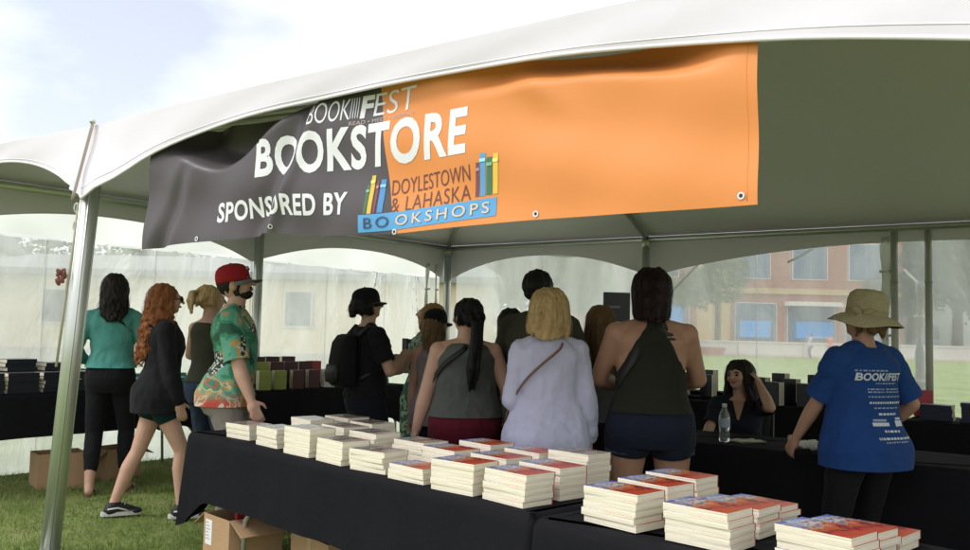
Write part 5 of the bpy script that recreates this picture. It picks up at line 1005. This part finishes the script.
# woman in blue with the sun hat
p = Person('woman in a printed blue tee and straw sun hat, back turned', gl(1.965, 4.50), R(23), 1.60, sh=1.06, ch=1.14, wa=1.27, hp=1.15, dep=1.26, limb=1.02, L=(-.21, .27, .93), Rr=(.27, .12, .97), Lh=(-.5, -1, -.3), Rh=(.6, -.9, -.2), hyaw=.35, hpit=-.12, bust=.03, skinm=SKIN_B)
tee = p.top(C_BLUE, 'tee', .80, .85, .028, .022, fold=.010, seed=41, se=.036, f=11); p.bottom(C_BLK, 'trousers', 1.0, 1.95, .012); p.shoes(BSTR); p.hair(HB_BRN, 1.53, n=14, r=.013, wave=.004, seed=42, cap=(.074, .090, .080), cy=-.014, cz=1.60)
STRAW = mat('straw', (.50, .43, .27), .8, 0, (70, .8, (1, 1, 3)), (30, .15)); t_ = np.arange(48) / 48 * 2 * np.pi
def hatring(r, z, wv=0): return np.stack([r * np.cos(t_), -.012 + r * 1.12 * np.sin(t_), z + wv * np.sin(t_ * 3 + .6) + wv * .5 * np.sin(t_ * 5) - wv * 1.6 * np.cos(t_) ** 2], 1)
b = Sh(); b.rings([hatring(.097, 1.615), hatring(.098, 1.66), hatring(.095, 1.71), hatring(.086, 1.742), hatring(.062, 1.762), hatring(.02, 1.768)]); h_ = p.attach(b, 'hat_crown', STRAW, head=True)
b = Sh(); b.rings([hatring(.092, 1.630), hatring(.120, 1.622, .002), hatring(.150, 1.606, .004), hatring(.176, 1.583, .007), hatring(.178, 1.580, .007), hatring(.150, 1.601, .004), hatring(.118, 1.616, .002), hatring(.090, 1.622)], False); p.attach(b, 'hat_brim', STRAW, h_, head=True)
b = Sh(); b.rings([hatring(.099, 1.628), hatring(.0995, 1.655), hatring(.096, 1.655), hatring(.096, 1.628)], False); RIB = cloth('straw_ribbon', (.34, .29, .18)); p.attach(b, 'hat_ribbon', RIB, h_, head=True)
b = Sh(); [b.ell((-.108, .02 + y_, 1.638 + z_), (.012, .032, .018), Matrix.Rotation(an, 3, 'X')) for y_, z_, an in ((.03, .01, .5), (-.03, .008, -.4), (.02, -.03, -.9), (-.02, -.035, 1.0))]; b.tf(lambda v: rot(v, 'Z', .5, np.array([0, 0, 0]))); p.attach(b, 'hat_bow', RIB, h_, head=True)
# print on the back of the tee, laid on the cloth
bm = bmesh.new(); bm.from_mesh(tee.data); bv = BVHTree.FromBMesh(bm); bm.free()
PRT = mat('tee_print', (.62, .66, .72), .7); PRT2 = mat('tee_print_faint', (.30, .36, .50), .7)
def teetext(txt, x0, x1, z0, z1, m=PRT2, bold=.0, box=False):
    if box: V, Fc = np.array([(i / 8, j / 2) for j in range(3) for i in range(9)]), [(j * 9 + i, j * 9 + i + 1, j * 9 + i + 10, j * 9 + i + 9) for j in range(2) for i in range(8)]
    else: V, Fc = text_verts(txt, bold)
    x0, x1 = X0 + (x0 - X0) * 1.36 - .034, X0 + (x1 - X0) * 1.36 - .034; P_ = []
    for u, v in V:
        x, z = (x0 + (x1 - x0) * u) * p.k, (z0 + (z1 - z0) * v) * p.k; h_ = bv.ray_cast(Vector((x, -1.5, z)), Vector((0, 1, 0))); P_.append((x, (h_[0].y if h_[0] else -.15) - .0025, z))
    s = Sh(); s.add(P_, Fc); s.obj('back_print', m, tee, fix=False)
X0 = .012
def words(x0, x1, z0, z1, seed, m=PRT2):
    """a line of print too small to read: word-long marks"""
    q = random.Random(seed); x = x0
    while x < x1 - .004: w_ = min(q.choice((.006, .009, .013, .017)), x1 - x); teetext('', x, x + w_, z0, z1, m, 0, True); x += w_ + .0045
words(X0 - .10, X0 + .03, 1.320, 1.328, 1); teetext('BOOK//FEST', X0 - .095, X0 + .12, 1.270, 1.312, PRT, .03); words(X0 - .02, X0 + .085, 1.252, 1.259, 2)
for i, (z_, x_, w_, b_) in enumerate(((1.222, -.055, .075, 0), (1.222, .03, .085, 0), (1.207, -.055, .075, 0), (1.207, .03, .085, 0), (1.182, -.055, .175, 0), (1.148, -.05, .165, 1), (1.122, -.03, .13, 0), (1.088, -.01, .095, 1), (1.0, .0, .08, 1), (.964, -.045, .185, 1), (.947, -.02, .14, 0))): words(X0 + x_, X0 + x_ + w_, z_, z_ + (.011 if b_ else .007), 10 + i, PRT if b_ else PRT2)
for z_, x_, w_, h_, m_ in ((1.032, -.045, .075, .018, PRT), (1.030, .06, .055, .030, PRT), (1.056, -.04, .06, .012, PRT2), (1.064, .068, .04, .010, PRT)): teetext('', X0 + x_, X0 + x_ + w_, z_, z_ + h_, m_, 0, True)
# a few people on the far field
for (x_, y_, yw, cm, lb) in ((17.9, 45.0, 2.0, cloth('orange_shirt', (.55, .16, .07)), 'distant person in an orange top by the far road'), (16.9, 45.2, 1.2, C_LAV, 'distant person in a pale top left of the orange one'), (19.0, 44.8, 2.6, C_BLUE, 'distant person in a blue top right of the orange one')):
    p = Person(lb, (x_ * 1.27, y_ * 1.27, .0), yw, 1.7, vox=.014); p.top(cm, 'shirt', .9, .6); p.bottom(C_JEAN, 'trousers', 1.0, 1.95); p.hair(HB_DK, 1.5, n=0)

# ------------------------------------------------------------------ beyond the tent
def leafcloud(name, blobs, n, size, m, parent, seed):
    """leaf-sized faces spread through lumpy clumps"""
    g = np.random.default_rng(seed); V = []; tot = sum(b[3] ** 2 for b in blobs)
    for x, y, z, r in blobs:
        k = int(n * r * r / tot); d = g.normal(size=(k, 3)); d /= np.linalg.norm(d, axis=1)[:, None]; rr = r * (.55 + .45 * g.random(k) ** .5) * (1 + .22 * np.sin(d[:, 0] * 5 + seed) * np.sin(d[:, 2] * 6 + d[:, 1] * 4)); c = np.array([x, y, z]) + d * rr[:, None] * np.array([1, 1, .85])
        a = g.normal(size=(k, 3)); a /= np.linalg.norm(a, axis=1)[:, None]; b = np.cross(a, g.normal(size=(k, 3))); b /= np.linalg.norm(b, axis=1)[:, None]; s_ = size * g.uniform(.6, 1.4, k)[:, None]
        V.append(np.stack([c - a * s_, c + b * s_ * .6, c + a * s_, c - b * s_ * .6], 1).reshape(-1, 3))
    V = np.concatenate(V); me = bpy.data.meshes.new(name); me.from_pydata(V.tolist(), [], np.arange(len(V)).reshape(-1, 4).tolist()); return link(name, me, m, parent)
def leafmat(name, a, b):
    m = mat(name, a, .6, 0, None, None, .3); t = m.node_tree; n = t.nodes.new('ShaderNodeTexNoise'); n.inputs['Scale'].default_value = 1.4; n.inputs['Detail'].default_value = 6; c = ramp(t, [(.35, a), (.65, b)]); t.links.new(t.nodes['Texture Coordinate'].outputs['Object'], n.inputs[0]); t.links.new(n.outputs[0], c.inputs[0]); t.links.new(c.outputs[0], bs(m).inputs['Base Color']); return m
LF = [leafmat('leaves_mid', (.035, .07, .02), (.075, .12, .03)), leafmat('leaves_pale', (.07, .11, .03), (.13, .17, .05)), leafmat('leaves_dark', (.02, .045, .018), (.045, .08, .03))]
BARK = mat('bark', (.09, .065, .045), .9, 0, (8, .8), (5, .3))
def tree(x, y, h, r, k, label, seed, group='trees beyond the tent', n=5200, low=.3):
    rt = empty('tree', (x, y, -.05), 0, label, 'tree', group); q = random.Random(seed); s = Sh(); s.tube([(0, 0, 0), (.1 * r * .2, 0, h * .3), (0, .05, h * .55), (.1, 0, h * .8)], [r * .09, r * .07, r * .045, r * .015], 9)
    for i in range(7): a = q.uniform(0, 6.28); z = h * q.uniform(.3, .6); l = r * q.uniform(.5, .85); s.tube([(0, 0, z), (math.cos(a) * l * .5, math.sin(a) * l * .5, z + l * .35), (math.cos(a) * l, math.sin(a) * l, z + l * .6)], [r * .04, r * .025, r * .008], 6)
    s.obj('trunk', BARK, rt, True); bl = [(q.uniform(-.55, .55) * r, q.uniform(-.5, .5) * r, h * (low + (1 - low) * q.uniform(.12, .82)), r * q.uniform(.32, .55)) for i in range(13)]; leafcloud('crown', bl, n, r * .055 + .03, LF[k], rt, seed); return rt
for x, y, h, r, k, lb, sd in ((-.6, 44, 8.2, 4.0, 0, 'broad green tree showing through the plastic just right of the far corner pole', 1), (2.6, 47, 9.0, 4.4, 1, 'pale green tree behind the tall man in olive', 2), (6.0, 43, 7.0, 3.2, 0, 'rounded tree left of the brick building', 3), (-3.2, 50, 7.4, 3.5, 2, 'dark tree behind the end of the beige building', 4),
                              (14.0, 52.5, 9.5, 2.6, 1, 'tall yellowish street tree before the brick building', 5), (30.5, 62, 9, 4.4, 2, 'dark tree right of the brick building', 7), (36, 66, 12, 5.2, 0, 'tall tree at the far right behind the cars', 8), (28.5, 44.6, 2.4, 1.7, 2, 'low dark bush by the far road at right', 9), (-15.5, 21, 2.3, 1.5, 2, 'dark round bush outside the left sidewall', 10), (-19, 26, 5.5, 2.6, 1, 'yellow green tree beyond the left sidewall', 11), (-13.0, 17, 1.5, 1.2, 1, 'low yellow green bush outside near the front pole', 12)): q_ = 1.4 if y > 40 else 1.0; tree(x * q_, y * q_, h * q_, r * q_, k, lb, sd)
tag(leafcloud('distant_wood', [(x, 128 + 8 * math.sin(x), 7.5 + 3 * math.sin(x * .7), 11) for x in range(-110, 125, 7)], 34000, .6, LF[2], None, 77), kind='stuff')
# beige building behind the left sidewall
BEIGE = mat('beige_siding', (.60, .51, .38), .8, 0, (1.5, .1), (.8, .06)); ROOFG = mat('grey_roof', (.19, .20, .20), .7, 0, (6, .3), (2, .15)); GLS = mat('dark_window', (.05, .07, .08), .12, 0, None, None, .6); TRIM = mat('pale_trim', (.55, .53, .48), .6)
def house(name, loc, rz, ln, dp, h, rh, wm, rm, wins, label, cat='building', over=.3):
    rt = empty(name, loc, rz, label, cat); s = Sh(); s.box(-ln / 2, ln / 2, 0, dp, -.1, h); s.obj('wall', wm, rt); s = Sh()
    if rh > 0: s.rings([np.array([(-ln / 2 - over, -over, h), (ln / 2 + over, -over, h), (ln / 2 + over, dp + over, h), (-ln / 2 - over, dp + over, h)], float), np.array([(-ln / 2 - over, -over, h + .22), (ln / 2 + over, -over, h + .22), (ln / 2 + over, dp + over, h + .22), (-ln / 2 - over, dp + over, h + .22)], float), np.array([(-ln / 2 + .5, dp * .35, h + rh), (ln / 2 - .5, dp * .35, h + rh), (ln / 2 - .5, dp * .65, h + rh), (-ln / 2 + .5, dp * .65, h + rh)], float)]); s.obj('roof', rm, rt)
    for i, (x, z, a, b, gm) in enumerate(wins):
        w_ = Sh(); w_.box(x - a / 2, x + a / 2, -.04, .12, z, z + b); o = w_.obj('window', TRIM, rt); s = Sh(); nx = max(1, round(a / 1.1))
        for k in range(nx): x0 = x - a / 2 + .06 + k * (a - .12) / nx; s.box(x0 + .02, x0 + (a - .12) / nx - .02, -.052, -.044, z + .06, z + b - .06)
        s.obj('pane', gm, o)
    return rt
house('long_building', (-8.6, 29.0, 0), -.03, 17.5, 9, 2.95, .95, BEIGE, ROOFG, [(2.55, 1.35, .98, 1.25, GLS), (-5.6, 1.3, 1.3, 1.2, GLS), (7.4, 0.0, 1.0, 2.1, TRIM)], 'long low beige building with one grey window behind the left sidewall')
s = Sh(); s.box(-9, 9, -.03, -.003, 0, .5); o = s.obj('foundation_band', mat('pale_base', (.40, .38, .34), .9), None); o.parent = bpy.data.objects['long_building']
# brick building across the road
BRICK = mat('brick', (.30, .105, .065), .85, 0, None, None, .2); t = BRICK.node_tree; bk = t.nodes.new('ShaderNodeTexBrick'); bk.inputs['Scale'].default_value = 4; bk.inputs['Color1'].default_value = (.32, .11, .07, 1); bk.inputs['Color2'].default_value = (.25, .085, .055, 1); bk.inputs['Mortar'].default_value = (.35, .26, .2, 1); mpn = t.nodes.new('ShaderNodeMapping'); mpn.inputs['Rotation'].default_value = (math.pi / 2, 0, 0); t.links.new(t.nodes['Texture Coordinate'].outputs['Object'], mpn.inputs[0]); t.links.new(mpn.outputs[0], bk.inputs[0]); t.links.new(bk.outputs[0], bs(BRICK).inputs['Base Color'])
SHOPG = mat('shop_glass', (.045, .085, .15), .15, 0, None, (.6, .4), .6); BRT = mat('bright_blue_panel', (.04, .26, .62), .4); TANB = mat('tan_panel', (.42, .30, .14), .8, 0, None, (1, .1))
wins = []
for x in (-9.2, -5.4, 1.2, 5.2, 9.2): wins.append((x, 5.2, 2.5, 2.7, SHOPG)); wins.append((x, 9.4, 2.5, 2.4, SHOPG))
for x, a in ((-9.3, 3.2), (-5.2, 3.6), (1.4, 3.0), (5.3, 3.4), (9.3, 3.2)): wins.append((x, .5, a, 3.0, SHOPG))
bb = house('brick_building', (17.8, 61.5, 0), -.04, 23.5, 14, 13, 0, BRICK, ROOFG, wins, 'three storey red brick building with blue shop windows across the road')
def bpiece(name, x0, x1, y0, y1, z0, z1, m): s = Sh(); s.box(x0, x1, y0, y1, z0, z1); return s.obj(name, m, bb)
bpiece('bay', -2.9, -.55, -.7, -.002, 0, 12.2, TANB); bpiece('cornice', -12, 12, -.4, 14.3, 13.0, 13.6, TRIM); bpiece('string_course', -11.75, 11.75, -.12, -.003, 4.15, 4.55, TANB); bpiece('shopfront_sign', -6.4, -3.9, -.22, -.06, 1.6, 3.2, BRT); bpiece('shopfront_sign', .2, 2.4, -.22, -.06, 1.0, 2.2, BRT); bpiece('shopfront_sign', 4.2, 6.8, -.22, -.06, 1.0, 2.2, BRT); bpiece('awning', 3.4, 7.2, -1.1, -.13, 3.3, 3.6, TRIM); bb.location = (24.4, 84.6, 0); bb.scale = (1.37, 1.37, 1.37)
house('grey_building', (50, 102, 0), .1, 26, 16, 13, 1.2, mat('grey_render', (.34, .35, .34), .85, 0, None, (.7, .08)), ROOFG, [(x, z, 1.5, 1.8, GLS) for x in (-6, -3, 0, 3, 6) for z in (1.5, 5.4)], 'grey building at the far right behind the trees')
house('white_house', (-30, 40, 0), .3, 12, 9, 5, 2.2, mat('white_siding', (.62, .62, .6), .8, 0, None, (.7, .05)), ROOFG, [(x, z, 1.1, 1.5, GLS) for x in (-4, 0, 4) for z in (.8, 3.2)], 'white house beyond the bushes at the far left')
# low wall, planter, fence posts by the field
s = Sh(); s.box(-10, 14.5, -.2, .2, 0, .62); s.box(-10.1, 14.6, -.25, .25, .623, .72); o = s.obj('low_wall', CONC); o.location = (22, 66.2, .15); o.scale = (1.4, 1, 1.3); tag(o, 'long pale low wall along the far pavement', 'wall')
s = Sh(); s.loft([(0, 0, 0, 1.2, .45), (0, 0, .5, 1.4, .5), (0, 0, .56, 1.4, .5)], 20, 4); o = s.obj('planter', mat('terracotta', (.38, .16, .10), .8)); o.location = (16.2, 63.6, .03); tag(o, 'reddish planter on the path in front of the brick building', 'planter')
POST = mat('grey_post', (.2, .2, .2), .6)
for i, (x, lb) in enumerate(((8.5, 'thin grey post by the path behind the halter top woman'), (12.4, 'thin grey post by the path above the seated woman'), (15.6, 'thin grey post by the path right of the tan bay'), (20.4, 'thin grey post by the path behind the sun hat'), (25.5, 'thin grey post by the path right of the door poles'))):
    s = Sh(); s.cap((0, 0, 0), (0, 0, 1.25), .04, .04, 8, True); s.cap((0, 0, 1.25), (0, 0, 1.3), .055, .05, 8, True); o = s.obj('post', POST); o.location = (x * 1.42, 60.5, 0); tag(o, lb, 'post', 'posts along the far path')
# parked cars
def car(loc, rz, m, label):
    rt = empty('parked_car', loc, rz, label, 'car', 'cars parked along the far road'); s = Sh(); secs = []
    P = [(-2.15, .45, .72, .70), (-2.1, .32, .85, .78), (-1.5, .28, .98, .84), (-.6, .25, 1.0, .86), (.6, .25, .98, .86), (1.4, .28, .92, .84), (2.0, .32, .78, .76), (2.15, .45, .65, .66)]
    s.rings([np.array([(x, -w_ , zb), (x, -w_ - .03, (zb + zt) / 2), (x, -w_ + .04, zt), (x, w_ - .04, zt), (x, w_ + .03, (zb + zt) / 2), (x, w_, zb)]) for x, zb, zt, w_ in P]); body = s.obj('body', m, rt, True)
    s = Sh(); s.rings([np.array([(-1.75, -.74, .96), (1.05, -.74, .94), (1.05, .74, .94), (-1.75, .74, .96)], float), np.array([(-1.15, -.60, 1.42), (.30, -.60, 1.42), (.30, .60, 1.42), (-1.15, .60, 1.42)], float)]); s.obj('cabin_glass', GLS, rt); s = Sh(); s.box(-1.12, .27, -.61, .61, 1.422, 1.46); s.obj('roof', m, rt, bevel=.015)
    for x in (-1.35, 1.35):
        for y in (-.80, .80):
            s = Sh(); s.cap((x, y - .1, .32), (x, y + .1, .32), .32, .32, 20, True); w_ = s.obj('wheel', BLK, rt, False); s = Sh(); sg = 1 if y > 0 else -1; s.cap((x, y + sg * .095, .32), (x, y + sg * .106, .32), .19, .18, 14, True); s.obj('rim', GOLD, w_)
    for y in (-.55, .55): s = Sh(); s.ell((2.08, y, .64), (.08, .16, .07)); s.obj('headlight', WHT, rt, True); 
    for y in (-.58, .58): s = Sh(); s.ell((-2.1, y, .72), (.06, .14, .07)); s.obj('tail_light', REDC, rt, True)
    return rt
car((35.2, 70.2, .02), 3.1, mat('silver_paint', (.42, .43, .45), .3, .3, coat=.5), 'silver car parked across the road at the right edge'); car((41.0, 70.4, .02), 3.12, mat('dark_paint', (.03, .035, .045), .25, .2, coat=.6), 'dark car parked beyond the silver one'); car((26.3, 70.0, .02), 3.14, mat('white_paint', (.6, .6, .6), .3, 0, coat=.5), 'white car parked across the road behind the sun hat')
